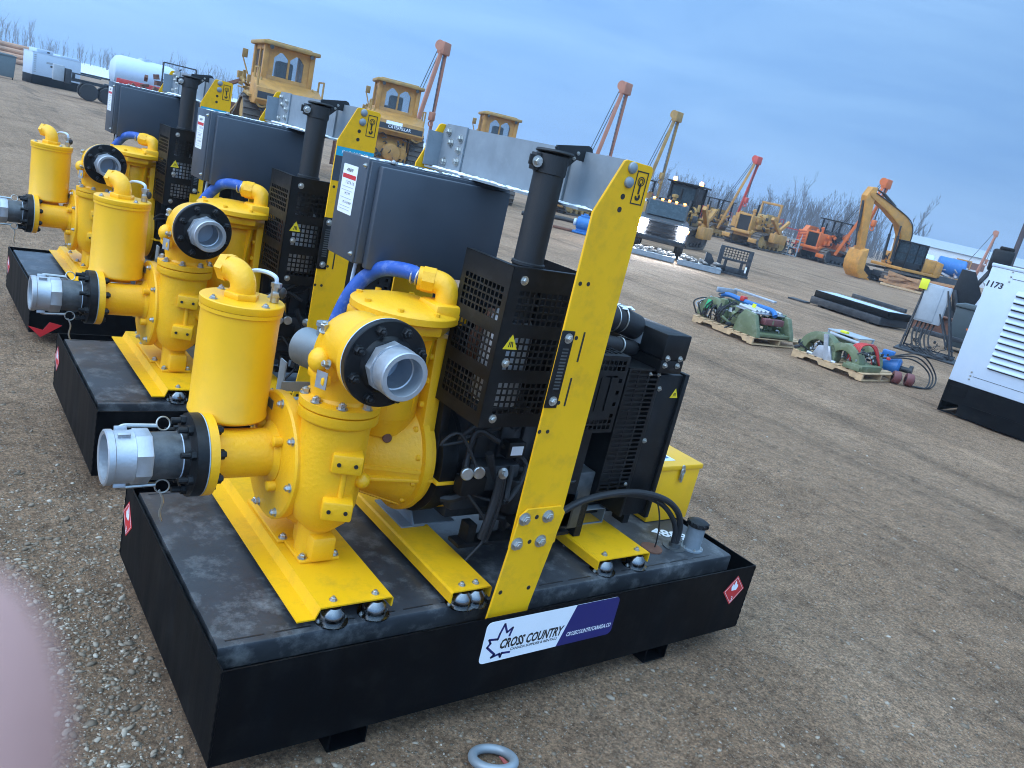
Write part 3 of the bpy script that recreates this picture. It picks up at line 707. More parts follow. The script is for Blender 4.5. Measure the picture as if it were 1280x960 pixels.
    MB().sheet([(1.215, .97), (1.275, .97), (1.275, 1.01), (1.215, 1.01)], ((0, .345, 0), (1, 0, 0), (0, 0, 1)), .001, .0).build('engine_label', WSTICK, eng)
    MB().box((1.2, .347, .955), (1.29, .40, 1.025), .004).build('control_unit', BLKM, eng)
    b = MB().lathe([(.014, 0), (.024, .006), (.024, .014), (.012, .018), (.012, .03)], (1.17, .32, .905), (0, -1, .3), 14); b.build('drain_valve', ZINC, eng)
    MB().tube([(1.17, .325, .90), (1.165, .315, .80), (1.14, .30, .70), (1.125, .30, .62)], .018, 10).tube([(1.195, .33, .88), (1.19, .315, .78), (1.165, .30, .68), (1.15, .30, .60)], .012, 8).build('drain_hose', RUB, eng)
    MB().box((1.02, .30, .585), (1.62, .38, .60)).box((1.06, .31, .60), (1.10, .37, .68)).build('drip_shelf', BLKM, eng)
    b = MB().box((1.33, .30, .62), (1.62, .42, .80), .01).lathe([(.05, 0), (.05, .06), (0, .065)], (1.33, .27, .66), (0, -1, 0), 20)
    b.build('starter_motor', DSTEEL, eng)
    # engine foot bracket, galvanised angle on rail two
    b = MB().box((.93, .60, .527), (1.045, .86, .534)).prism([(.60, .534), (.86, .534), (.86, .66), (.78, .70), (.70, .66)], .985, .992, 'x')
    b.box((.992, .60, .534), (1.20, .78, .54)); b.build('engine_foot', GALV, root)
    # ---- perforated exhaust guard
    cx0, cx1, cy0, cy1, z0, z1 = .905, 1.285, .20, .515, 1.16, 1.77
    def holes(W, H, zones, nx, pitch, hx, hz):
        out = []
        for (za, zb) in zones:
            nz = int((zb - za) / pitch); w = nx * pitch
            for i in range(nx):
                for j in range(nz):
                    x = (W - w) / 2 + i * pitch + (pitch - hx) / 2; z = za + j * pitch + (pitch - hz) / 2
                    out.append((x, z, x + hx, z + hz))
        return out
    H = z1 - z0
    gd = MB()
    W = cy1 - cy0
    gd.perf((cx0, cy1, z0), (0, -1, 0), (0, 0, 1), W, H, holes(W, H, [(.05, .20), (.225, .375), (.40, .555)], 10, .0262, .019, .019))
    W2 = cx1 - cx0
    gd.perf((cx0, cy0, z0), (1, 0, 0), (0, 0, 1), W2, H, holes(W2, H, [(.05, .20), (.225, .375), (.40, .555)], 11, .0262, .019, .019))
    gd.box((cx0, cy0 + .003, z1 - .003), (cx0 + .03, cy1, z1 + .001)); gd.box((cx0 + .03, cy0 + .003, z1 - .003), (cx1, cy0 + .025, z1 + .001))
    gd.box((cx1 - .003, cy0, z0), (cx1, cy1, z1)); gd.box((cx0, cy1 - .003, z0 + .25), (cx1, cy1, z1 - .05))
    gd.box((cx0 + .004, cy0 + .004, z0), (cx0 + .034, cy0 + .007, z1 - .01)); gd.box((cx0 + .004, cy0 + .008, z0), (cx0 + .007, cy0 + .03, z1 - .01))
    gd.box((cx0 + .03, cy0 + .03, z1 - .012), (cx1 - .01, cy1 - .01, z1 - .009)) if 0 else None
    gd.box((cx0 + .01, cy1 - .03, z0 + .02), (cx1 - .01, cy1 - .02, z0 + .5))
    guard = gd.build('exhaust_guard', BLKM, root)
    for z in (z0 + .035, z0 + .255, z1 - .045): bolt(guard, (cx0 + .058, cy0, z), (0, -1, 0), .012, .010)
    warn_triangle(guard, ((0, cy0, 0), (1, 0, 0), (0, 0, 1)), cx0 + .062, z0 + .335, .06)
    mf = MB().lathe([(.0, -.01), (.09, 0), (.095, .02), (.095, .30), (.07, .34), (.058, .36)], (1.06, .345, 1.22), (0, 0, 1), 28).build('exhaust_muffler', ALU, root)
    MB().tube([(1.05, .5, 1.30), (1.0, .46, 1.42), (1.02, .40, 1.55)], .035, 14).build('exhaust_elbow', RUST, mf)
    ex = MB().lathe([(.058, 1.56), (.058, 1.765), (.063, 1.768), (.063, 1.778), (.0565, 1.782), (.0565, 2.10), (.061, 2.102), (.061, 2.168), (.05, 2.17), (.05, 2.0)], (1.04, .30, 0), (0, 0, 1), 32).build('exhaust_pipe', STACK, root)
    rc = MB().lathe([(0, .009), (.068, .007), (.071, 0), (.068, -.004), (0, -.004)], (1.045, .298, 2.178), (0, .05, 1), 30)
    c = MB()
    rc.prism([(1.075, 2.135), (1.04, 2.197), (1.045, 2.206), (1.19, 2.230), (1.207, 2.224), (1.216, 2.206), (1.213, 2.186), (1.200, 2.174), (1.18, 2.171), (1.145, 2.172), (1.10, 2.128)], .292, .300, 'y')
    cap = rc.build('rain_cap', STACK, ex)
    for x, z in ((1.13, 2.175), (1.145, 2.195)): bolt(cap, (x, .292, z), (0, -1, 0), .005, .004)
    k = MB().box((.955, .285, 2.105), (.985, .315, 2.165), .003).box((.935, .290, 2.12), (.957, .296, 2.155))
    k.build('clamp_ear', STACK, ex); bolt(ex, (.966, .285, 2.135), (-.2, -1, 0), .014, .016)
    # ---- lifting frame
    fr = thing('lifting_frame', None, None); fr.parent = root
    xa, xb, xt = 1.066, 1.295, 1.152
    def mast(y, ysp, side):
        sh = [(xa, .72), (xb, .72), (xb, 2.196), (xb - .012, 2.206), (xt + .012, 2.208), (xt, 2.202), (xa, 2.014)]
        m = MB().prism(sh, y, y + .010, 'y', .0015, seg=1).build('mast_plate', YELM, fr)
        lo = [(xa - .048, .16), (xb - .052, .16), (xb - .052, .50), (xb - .004, .85), (xb - .03, .888), (xa + .03, .888), (xa - .004, .85), (xa - .03, .60)]
        lo = [(xa - .062, .16), (xb - .062, .16), (xb - .062, .45), (xb + .002, .86), (xb - .024, .89), (xa + .036, .89), (xa + .004, .86)]
        sp = MB().prism(lo, ysp, ysp + .010, 'y', .0015, seg=1).build('splice_plate', YELM, m)
        for px, pz_ in ((xa + .028, .85), (xb - .086 + .0, .852), (xa + .020, .745), (xb - .092, .745)):
            bolt(sp, (px, ysp if side < 0 else ysp + .010, pz_), (0, side, 0), .019, .016)
        for px, pz_ in ((xa + .088, .853), (xa + .083, .747), (xa + .0, .535), (xa + .14, .535)):
            MB().lathe([(0, .0008), (.009, .0008), (.0095, 0)], (px, ysp if side < 0 else ysp + .010, pz_), (0, side, 0), 14).build('plate_hole', INK, sp)
        for pz_ in (2.186, 2.136): MB().lathe([(.020, 0), (.020, .004), (.018, .009), (.010, .014), (0, .015)], (1.192, y if side < 0 else y + .010, pz_), (0, side, 0), 24).build('dome_bolt', GALV, m)
        yf = y if side < 0 else y + .010
        f = ((0, yf, 0), (1, 0, 0), (0, 0, 1)) if side < 0 else ((0, yf, 0), (-1, 0, 0), (0, 0, 1))
        for px, pz_ in ((1.088, 1.765), (1.126, 1.767), (1.071, 1.204), (1.110, 1.204), (1.134, 1.568), (1.128, 1.318)): MB().lathe([(0, .001), (.008, .001), (.008, 0)], (px, yf, pz_), (0, side, 0), 12).build('plate_hole', INK, m)
        for pz_ in (2.085, 2.04): MB().lathe([(0, .001), (.010, .001), (.010, 0)], (1.182, yf, pz_), (0, side, 0), 12).build('plate_hole', INK, m)
        for (sx, sa, sb) in ((1.168, 1.478, 1.592), (1.160, 1.305, 1.416)): MB().box((sx - .004, yf - .001, sa), (sx + .004, yf + .001, sb)).build('plate_slot', INK, m) if side < 0 else None
        if side < 0:
            hook_emblem(m, f, 1.25, 2.125, .056, .115)
            st = MB().box((xa - .006, yf - .006, 1.30), (xa + .052, yf - .0005, 1.593), .001).build('slot_strip', BLKM, m)
            for pz_ in (1.327, 1.566): bolt(st, (xa + .026, yf - .006, pz_), (0, -1, 0), .013, .010)
            sl = MB()
            for k in range(13): sl.sheet([(xa + .012, 1.372 + .0125 * k), (xa + .040, 1.372 + .0125 * k), (xa + .040, 1.378 + .0125 * k), (xa + .012, 1.378 + .0125 * k)], f, .001, .0062)
            sl.build('strip_slot', PIPE, st)
        return m
    mast(.048, .036, -1); mast(1.302, 1.314, 1)
    for m in [x for x in C.objects if x.parent == fr and x.name.startswith('mast')][:0]: pass
    b = MB()
    bx = 1.18; ya, yb = .062, 1.298; zb, zt = 2.005, 2.208
    b.box((bx, ya, zb + .008), (bx + .008, yb, zt)); b.box((bx - .085, ya + .10, zb), (bx + .095, yb - .02, zb + .008)); b.box((bx + .009, ya + .02, zt - .008), (bx + .09, yb - .02, zt))
    b.prism([(yb - .005, zb + .01), (yb - .005, zt - .03), (yb - .03, zt + .004), (yb - .20, zt + .004), (yb - .20, zb + .01)], bx - .009, bx - .001, 'x')
    b.box((bx - .085, yb - .008, zb + .01), (bx - .009, yb - .001, zt - .04))
    b.box((bx - .010, .36, zb + .009), (bx - .001, .37, zt - .004))
    beam = b.build('cross_beam', GALV, fr)
    for y, z in ((yb - .06, zt - .03), (yb - .09, zt - .075), (yb - .165, zt - .05), (yb - .165, zt - .10), (yb - .165, zt - .15), (yb - .06, zb + .04)):
        bolt(beam, (bx - .009, y, z), (-1, 0, 0), .014, .014)
    rnd = random.Random(11); b = MB()
    for k in range(60):
        y = rnd.uniform(ya + .12, yb - .05); b.ell((bx - .01 - abs(rnd.gauss(0, .03)), y, zb + .008), (rnd.uniform(.008, .02), rnd.uniform(.012, .035), rnd.uniform(.003, .009)), 8)
    b.build('snow_cover', SNOW, beam)
    # ---- control panel
    b = MB().box((.62, .868, 1.595), (1.30, 1.115, 2.004), .006)
    b.box((.628, .852, 1.60), (1.292, .868, 1.998), .003)
    cp = b.build('control_panel', PANEL, root)
    MB().box((.655, .812, 1.585), (1.272, .8515, 1.986), .008).build('panel_door', PANEL, cp)
    fl_ = ((.62, 0, 0), (0, -1, 0), (0, 0, 1))
    lb = MB().sheet(rrect(-1.078, 1.768, -.946, 1.960, .004, 2), fl_, .001, .0005).build('paper_label', WSTICK, cp)
    MB().sheet([(-1.072, 1.905), (-.952, 1.905), (-.952, 1.922), (-1.072, 1.922)], fl_, .0005, .0018).build('red_band', REDS, lb)
    text('4889', 'logo_print', INK, lb, fl_, -1.045, -.985, 1.932, .2, .0022, .014)
    text('1 Z7 R 1.0', 'label_line', INK, lb, fl_, -1.035, -.960, 1.885, 0, .0022, .011)
    text('M.5 M', 'label_line', INK, lb, fl_, -1.03, -.985, 1.843, 0, .0022, .009)
    text('M.17 B 007', 'label_line', INK, lb, fl_, -1.035, -.960, 1.808, 0, .0022, .009)
    ln = MB()
    for zz in (1.872, 1.858, 1.828, 1.795, 1.783): ln.sheet([(-1.065, zz), (-.965, zz), (-.965, zz + .0016), (-1.065, zz + .0016)], fl_, .0005, .0018)
    ln.build('label_rule', GREYP, lb)
    for y, z in ((.885, 1.63), (.885, 1.975)): bolt(cp, (.62, y, z), (-1, 0, 0), .007, .008)
    bolt(cp, (.72, .86, 2.004), (0, 0, 1), .009, .008)
    b = MB().bar((.70, 1.0, .80), (.70, 1.0, 1.595), .04).bar((1.2, 1.05, .80), (1.2, 1.05, 1.595), .04).bar((.70, 1.0, .80), (1.2, 1.05, .80), .04); b.build('panel_stand', BLKM, cp)
    MB().tube([(.68, .95, 1.595), (.675, .95, 1.50), (.68, .94, 1.40)], .008, 8).build('panel_cable', WHITE, cp)
    rnd = random.Random(5); b = MB()
    for k in range(70): b.ell((rnd.uniform(.63, 1.29), rnd.uniform(.862, 1.0), 2.004), (rnd.uniform(.006, .014), rnd.uniform(.004, .010), .003), 6)
    b.build('snow_cover', SNOW, cp)
    # ---- radiator end
    yr = .345
    b = MB()
    b.box((1.985, yr, .62), (2.145, 1.03, 1.345), .006)
    b.box((2.146, yr - .012, .60), (2.175, 1.04, 1.352), .004); b.box((1.968, yr - .008, .62), (1.984, 1.035, 1.33), .003)
    rad = b.build('radiator', BLKM, root)
    warn_triangle(rad, ((0, yr, 0), (1, 0, 0), (0, 0, 1)), 2.115, 1.255, .05)
    for z in (.75, 1.02, 1.28): bolt(rad, (1.99, yr - .008, z), (0, -1, 0), .009, .008)
    b = MB(); W = .205; H = .62; hs = []
    for i in range(3):
        for j in range(27): hs.append((.012 + i * .064, .018 + j * .0222, .012 + i * .064 + .052, .018 + j * .0222 + .014))
    b.perf((1.762, yr - .012, .755), (1, 0, 0), (0, 0, 1), W, H, hs); b.box((1.762, yr - .008, 1.368), (1.967, .62, 1.374)); b.box((1.762, yr - .008, .756), (1.765, .62, 1.365))
    sg = b.build('fan_guard', BLKM, root); bolt(sg, (1.955, yr - .012, 1.35), (0, -1, 0), .007, .006); bolt(sg, (1.94, yr - .012, .80), (0, -1, 0), .007, .006); bolt(sg, (1.90, yr - .012, 1.35), (0, -1, 0), .006, .006)
    MB().box((1.775, yr + .03, .78), (1.95, yr + .04, 1.35)).build('radiator_core', INK, sg)
    b = MB(); W = .205; H = .345; hs = []
    for j in (0, 1, 10, 11):
        for i in range(7): hs.append((.012 + i * .026, .015 + j * .0265, .012 + i * .026 + .019, .015 + j * .0265 + .018))
    for j in range(2, 10): hs.append((.168, .015 + j * .0265, .187, .015 + j * .0265 + .018)) if j % 2 == 0 else None
    hs += [(.02, .075, .026, .27), (.06, .095, .068, .25), (.115, .10, .125, .25), (.085, .25, .155, .258)]
    yb_ = .25
    b.perf((1.455, yb_, 1.105), (1, 0, 0), (0, 0, 1), W, H, hs); b.box((1.657, yb_ + .003, 1.105), (1.66, .52, 1.45)); 
    hs2 = [(.02 + .03 * i, .03 + .045 * j, .04 + .03 * i, .065 + .045 * j) for i in range(6) for j in range(4)]
    b.perf((1.455, yb_ + .003, 1.45), (1, 0, 0), (0, 1, 0), W, .26, hs2)
    b.box((1.54, .30, .62), (1.60, .33, 1.10))
    bg = b.build('belt_guard', BLKM, root)
    MB().box((1.47, .30, 1.13), (1.64, .31, 1.43)).build('guard_lining', INK, bg)
    b = MB().box((1.92, .31, 1.425), (2.085, .83, 1.545), .008).box((1.93, .315, 1.36), (2.08, .80, 1.424), .004)
    ab = b.build('air_filter_box', BLKM, root)
    MB().sheet([(-.60, 1.455), (-.46, 1.455), (-.46, 1.51), (-.60, 1.51)], ((1.92, 0, 0), (0, -1, 0), (0, 0, 1)), .001, .0005).build('box_label', GREYP, ab)
    for x in (1.955, 2.04):
        bolt(ab, (x, .315, 1.40), (0, -1, 0), .010, .010); bolt(ab, (x, .31, 1.435), (0, -1, 0), .010, .010)
    ah = MB().tube([(1.36, .62, 1.44), (1.45, .55, 1.53), (1.60, .50, 1.56), (1.76, .50, 1.555), (1.915, .52, 1.52)], .06, 20).build('air_hose', RUB, root)
    for x in (1.735, 1.785): MB().torus((x, .50, 1.556), (1, 0, -.03), .0605, .004, 30, 8).build('hose_clamp', ZINC, ah)
    h2 = MB().tube([(1.40, .56, 1.36), (1.52, .44, 1.455), (1.70, .43, 1.455), (1.85, .47, 1.43), (1.96, .52, 1.42)], .035, 14).build('coolant_hose', RUB, root)
    MB().torus((1.76, .437, 1.449), (1, .1, -.1), .0355, .004).build('hose_clamp', ZINC, h2)
    MB().tube([(1.45, .5, 1.36), (1.56, .37, 1.415), (1.66, .37, 1.41), (1.74, .42, 1.38)], .028, 12).build('coolant_hose', RUB, root)
    b = MB(); rnd = random.Random(8)
    for k in range(50):
        t = rnd.random(); b.ell((1.50 + .34 * t, .50 + rnd.gauss(0, .018), 1.615 + rnd.uniform(-.012, 0)), (rnd.uniform(.008, .022), rnd.uniform(.006, .015), .005), 6)
    b.build('snow_cover', SNOW, ah)
    b = MB()
    b.box((1.72, .36, .53), (1.76, .44, .74)).box((2.10, .42, .53), (2.14, .50, .62)).box((1.72, .86, .53), (1.78, .94, .74)).box((2.08, .86, .53), (2.14, .94, .64)); b.box((1.2, .90, .53), (1.26, 1.0, .70)); b.box((1.72, .50, .56), (2.15, .90, .62))
    b.build('engine_mount', BLKM, root)
    # galvanised bracket box on rail three
    b = MB()
    b.box((1.775, .455, .527), (1.995, .462, .533)).box((1.775, .455, .533), (1.781, .66, .60)).box((1.989, .455, .533), (1.995, .62, .60)).box((1.775, .46, .60), (1.995, .66, .606)); b.prism([(1.995, .60), (2.28, .66), (2.28, .665), (1.995, .66)], .57, .59, 'z')
    b.box((1.64, .44, .60), (1.76, .56, .86), .006)
    b.build('mount_bracket', GALV, root)
    MB().box((1.600, .36, .575), (1.755, .438, .86), .006).build('relay_box', GREYP if 0 else PIPE, root)
    # ---- battery box
    bx0, bx1, by0, by1 = 2.385, 2.632, .52, .92
    bb = MB().box((2.392, .515, .455), (2.72, .88, .755), .006).build('battery_box', YEL, root)
    bl = MB().box((2.384, .507, .7565), (2.728, .888, .786), .005).build('box_lid', YEL, bb)
    lt = MB().box((2.548, .500, .70), (2.575, .507, .775), .002).lathe([(.012, 0), (.012, .006)], (2.561, .507, .776), (0, -1, 0), 12); lt.torus((2.561, .50, .75), (0, 1, 0), .016, .003); lt.box((2.553, .494, .69), (2.570, .500, .74), .002)
    lt.build('box_latch', ZINC, bb)
    ls = MB().sheet([(2.42, .57), (2.56, .57), (2.56, .74), (2.42, .74)], ((0, 0, .786), (1, 0, 0), (0, 1, 0)), .001, .0005).build('lid_sticker', WSTICK, bb)
    MB().sheet([(2.44, .60), (2.54, .60), (2.54, .65), (2.44, .65)], ((0, 0, .786), (1, 0, 0), (0, 1, 0)), .0005, .002).build('sticker_print', BLUEP, ls)
    # ---- fuel lines
    b = MB()
    b.tube([(1.50, .285, .70), (1.62, .272, .765), (1.80, .262, .795), (1.98, .258, .787), (2.17, .258, .735), (2.29, .258, .66), (2.345, .258, .57), (2.352, .26, .47)], .016, 10)
    b.tube([(1.50, .305, .69), (1.64, .292, .75), (1.82, .282, .775), (2.0, .277, .762), (2.16, .274, .71), (2.27, .27, .63), (2.325, .265, .55), (2.336, .264, .47)], .013, 10)
    fh = b.build('fuel_hose', RUB, root)
    MB().tube([(2.05, .262, .79), (2.12, .258, .72), (2.17, .255, .62), (2.20, .262, .52), (2.215, .272, .462)], .004, 6).build('sender_wire', RUB, fh)
    return root

def company_sign(root):
    sg = MB().sheet(rrect(1.009, .243, 1.727, .432, .024, 4), FY, .001, .0008).build('company_sign', WSTICK, root)
    P = [(1.408, .2432)] + [q for q in rrect(1.009, .243, 1.727, .432, .024, 4) if q[0] > 1.45 and q[1] < .33] + [q for q in rrect(1.009, .243, 1.727, .432, .024, 4) if q[0] > 1.5 and q[1] > .33] + [(1.472, .4318)]
    MB().sheet(P, FY, .0006, .002).build('navy_field', NAVY, sg)
    out = [(1.149, .338), (1.148, .352), (1.136, .3455), (1.142, .388), (1.115, .376), (1.098, .413), (1.082, .378), (1.074, .384), (1.077, .350), (1.058, .3555), (1.052, .347), (1.033, .351), (1.042, .333), (1.032, .318), (1.076, .277), (1.066, .262), (1.106, .274), (1.110, .256), (1.124, .256), (1.122, .272), (1.155, .274), (1.155, .268)]
    q = MB()
    line = [(1.134, .352), (1.142, .388), (1.117, .371), (1.097, .412), (1.083, .371), (1.087, .352), (1.066, .348), (1.036, .351), (1.046, .333), (1.034, .317), (1.079, .277), (1.066, .265), (1.104, .274), (1.112, .258), (1.116, .275), (1.156, .272)]
    line[5] = (1.078, .346)
    for a, c in zip(line, line[1:]):
        a = Vector(a); c = Vector(c); d = (c - a).normalized(); n = Vector((-d.y, d.x)) * .0048; a = a - d * .003; c = c + d * .003
        q.sheet([tuple(a + n), tuple(a - n), tuple(c - n), tuple(c + n)], FY, .0005, .0019)
    q.build('maple_leaf_logo', NAVY, sg)
    text('CROSS COUNTRY', 'company_name', INK, sg, FY, 1.098, 1.428, .296, .22, .0024, .047, bold=.035)
    text('CANADA SUPPLIES & RENTALS', 'company_tagline', INK, sg, FY, 1.155, 1.402, .279, .15, .0024, .0125, bold=.02)
    text('CROSSCOUNTRYCANADA.CO', 'web_address', WSTICK, sg, FY, 1.452, 1.712, .283, .12, .0034, .021, bold=.02)
    return sg

def mast_decal(root):
    f = ((0, .048, 0), (1, 0, 0), (0, 0, 1))
    g = MB().sheet([(1.068, 1.80), (1.293, 1.80), (1.293, 1.935), (1.068, 1.935)], f, .001, .0005).build('grey_decal', PANEL, root)
    c = MB().sheet([(1.068, 1.936), (1.293, 1.936), (1.293, 1.985), (1.068, 1.985)], f, .001, .0005).build('model_decal', CYAN, root)
    text('PAS 150HF', 'decal_lettering', WSTICK, c, f, 1.10, 1.255, 1.949, .15, .002, .021)
    return c

pump1 = build_pump()
pump2 = copy_tree(pump1)
pump2.location = (.016, 2.168, 0); pump2.rotation_euler.z = .0029
pump2['label'] = 'middle yellow pump on a black tray, between the nearest and the farthest pump'
pump3 = copy_tree(pump1)
pump3.location = (-.004, 4.722, 0); pump3.rotation_euler.z = .0217
pump3['label'] = 'farthest yellow pump on a black tray, at the left end of the row'
company_sign(pump1)
for p in (pump2, pump3): mast_decal(p)
rt = MB().prism([(-.26, .72), (-.20, .66), (-.10, .73), (-.16, .745), (-.19, .70)], .565, .569, 'y').build('red_tag', REDS, pump2)
# ------------------------------------------------------------------ machines of the auction yard
LAMP = M('headlamp', (.9, .92, 1.), .3, emit=((.86, .92, 1.), 260.))
AMBER = M('amber_lamp', (.9, .4, .05), .3, emit=((1., .36, .05), 14.))
CHR = M('chrome_trim', (.045, .047, .05), .4, 1.)
TRUCKP = M('truck_paint', (.012, .013, .016), .4, var=.1, dirt=(.05, .045, .04), dscale=3, damt=.5)
WINDOW = M('cab_glass', (.10, .13, .15), .1, var=.15, spec=.6, alpha=.35)
DWINDOW = M('dark_cab_glass', (.025, .04, .05), .25, var=.2, spec=.15)
CONC = M('white_wall', (.55, .57, .58), .7, var=.06)

def clutter(name, mat, parent, lo, hi, n, seed, hoses=.4, s=.14):
    """brackets, valves and hoses packed into a part of a machine"""
    rd = random.Random(seed); b = MB()
    P = lambda: Vector([rd.uniform(a, c) for a, c in zip(lo, hi)])
    for k in range(n):
        p = P()
        if rd.random() < hoses:
            q = [p]
            for j in range(3): q.append(q[-1] + Vector((rd.uniform(-1.6, 1.6) * s, rd.uniform(-1.4, 1.4) * s, rd.uniform(-1.4, 1.1) * s)))
            b.tube(q, rd.uniform(.12, .22) * s, 5, 4)
        elif rd.random() < .3: b.cyl(p, p + Vector((rd.uniform(-1.6, 1.6) * s, rd.uniform(-1.6, 1.6) * s, rd.uniform(-1.2, 1.2) * s)), rd.uniform(.2, .5) * s, n=10)
        else: b.box(p, p + Vector((rd.uniform(.3, 1.3) * s, rd.uniform(.3, 1.3) * s, rd.uniform(.3, 1.5) * s)), .01, seg=1)
    return tag(b.build(name, mat, parent), kind='stuff')
def track(parent, y, L=3.4, h=1.05, w=.56, x0=-.1, mat=None):
    r = h / 2; a = L / 2 - r; P = []
    for k in range(9): t = R(-90 + 22.5 * k); P.append((x0 + a + r * math.cos(t), r + .03 + r * math.sin(t)))
    for k in range(9): t = R(90 + 22.5 * k); P.append((x0 - a + r * math.cos(t), r + .03 + r * math.sin(t)))
    Q = [(x0 + (p[0] - x0) * (1 - .16 / L), r + .03 + (p[1] - r - .03) * .84) for p in P]
    b = MB(); n = len(P)
    ring = []
    for (p, q) in zip(P, Q):
        ring.append([b.bm.verts.new((p[0], y - w / 2, p[1])), b.bm.verts.new((p[0], y + w / 2, p[1])), b.bm.verts.new((q[0], y + w / 2, q[1])), b.bm.verts.new((q[0], y - w / 2, q[1]))])
    for i in range(n):
        A, B_ = ring[i], ring[(i + 1) % n]
        for j in range(4): b.bm.faces.new([A[j], A[(j + 1) % 4], B_[(j + 1) % 4], B_[j]])
    # grouser bars
    per = [Vector(p) for p in P] + [Vector(P[0])]
    seg = [(per[i + 1] - per[i]).length for i in range(n)]; tot = sum(seg); N = int(tot / .2)
    for k in range(N):
        d = tot * k / N; i = 0
        while d > seg[i]: d -= seg[i]; i += 1
        c = per[i].lerp(per[i + 1], d / seg[i]); t = (per[i + 1] - per[i]).normalized(); nn = Vector((t.y, -t.x))
        q = [c - t * .02, c + t * .02, c + t * .02 + nn * .06, c - t * .02 + nn * .06]
        b.prism([tuple(v) for v in q], y - w / 2, y + w / 2, 'y')
    t = b.build('track', TRACK, parent)
    f = MB()
    f.box((x0 - a - .1, y - w * .32, .30), (x0 + a + .1, y + w * .32, .66), .03)
    for s in (-1, 1): f.cyl((x0 + s * a, y - w * .38, r + .03), (x0 + s * a, y + w * .38, r + .03), r * .72, n=20)
    for k in range(5):
        xx = x0 - a + 2 * a * (k + .5) / 5; f.cyl((xx, y - w * .36, .24), (xx, y + w * .36, .24), .13, n=12)
    f.build('track_frame', mat or CATD, t)
    return t

def high_track(parent, y, w=.6):
    """track belt running over a raised rear sprocket"""
    P = [(1.75, .12), (1.95, .35), (1.9, .72), (1.6, .92), (-.2, 1.86), (-.62, 2.22), (-1.0, 2.26), (-1.3, 2.02), (-1.42, 1.7), (-1.78, .62), (-1.8, .34), (-1.62, .08), (-1.3, .02), (1.4, .02)][::-1]
    b = MB(); n = len(P); c = Vector((0.1, .9))
    Q = [tuple(Vector(p) + (c - Vector(p)).normalized() * .09) for p in P]; ring = []
    for p, q in zip(P, Q): ring.append([b.bm.verts.new((p[0], y - w / 2, p[1])), b.bm.verts.new((p[0], y + w / 2, p[1])), b.bm.verts.new((q[0], y + w / 2, q[1])), b.bm.verts.new((q[0], y - w / 2, q[1]))])
    for i in range(n):
        A, B_ = ring[i], ring[(i + 1) % n]
        for k in range(4): b.bm.faces.new([A[k], A[(k + 1) % 4], B_[(k + 1) % 4], B_[k]])
    bmesh.ops.recalc_face_normals(b.bm, faces=b.bm.faces[:])
    per = [Vector(p) for p in P] + [Vector(P[0])]; seg = [(per[i + 1] - per[i]).length for i in range(n)]; tot = sum(seg); N = int(tot / .22)
    for k in range(N):
        d = tot * k / N; i = 0
        while d > seg[i]: d -= seg[i]; i += 1
        q0 = per[i].lerp(per[i + 1], d / seg[i]); t = (per[i + 1] - per[i]).normalized(); nn = Vector((-t.y, t.x))
        if nn.dot(q0 - c) < 0: nn = -nn
        b.prism([tuple(q0 - t * .03), tuple(q0 + t * .03), tuple(q0 + t * .02 + nn * .07), tuple(q0 - t * .02 + nn * .07)], y - w / 2, y + w / 2, 'y')
    t = b.build('track', TRACK, parent)
    f = MB().box((-1.4, y - .2, .25), (1.6, y + .2, .65), .04)
    f.cyl((-.92, y - .24, 1.8), (-.92, y + .24, 1.8), .36, n=22).cyl((1.55, y - .22, .5), (1.55, y + .22, .5), .36, n=20).cyl((-1.42, y - .22, .42), (-1.42, y + .22, .42), .32, n=20)
    for k in range(5): f.cyl((-.9 + .45 * k, y - .2, .22), (-.9 + .45 * k, y + .2, .22), .13, n=12)
    f.build('track_frame', CATD, t)
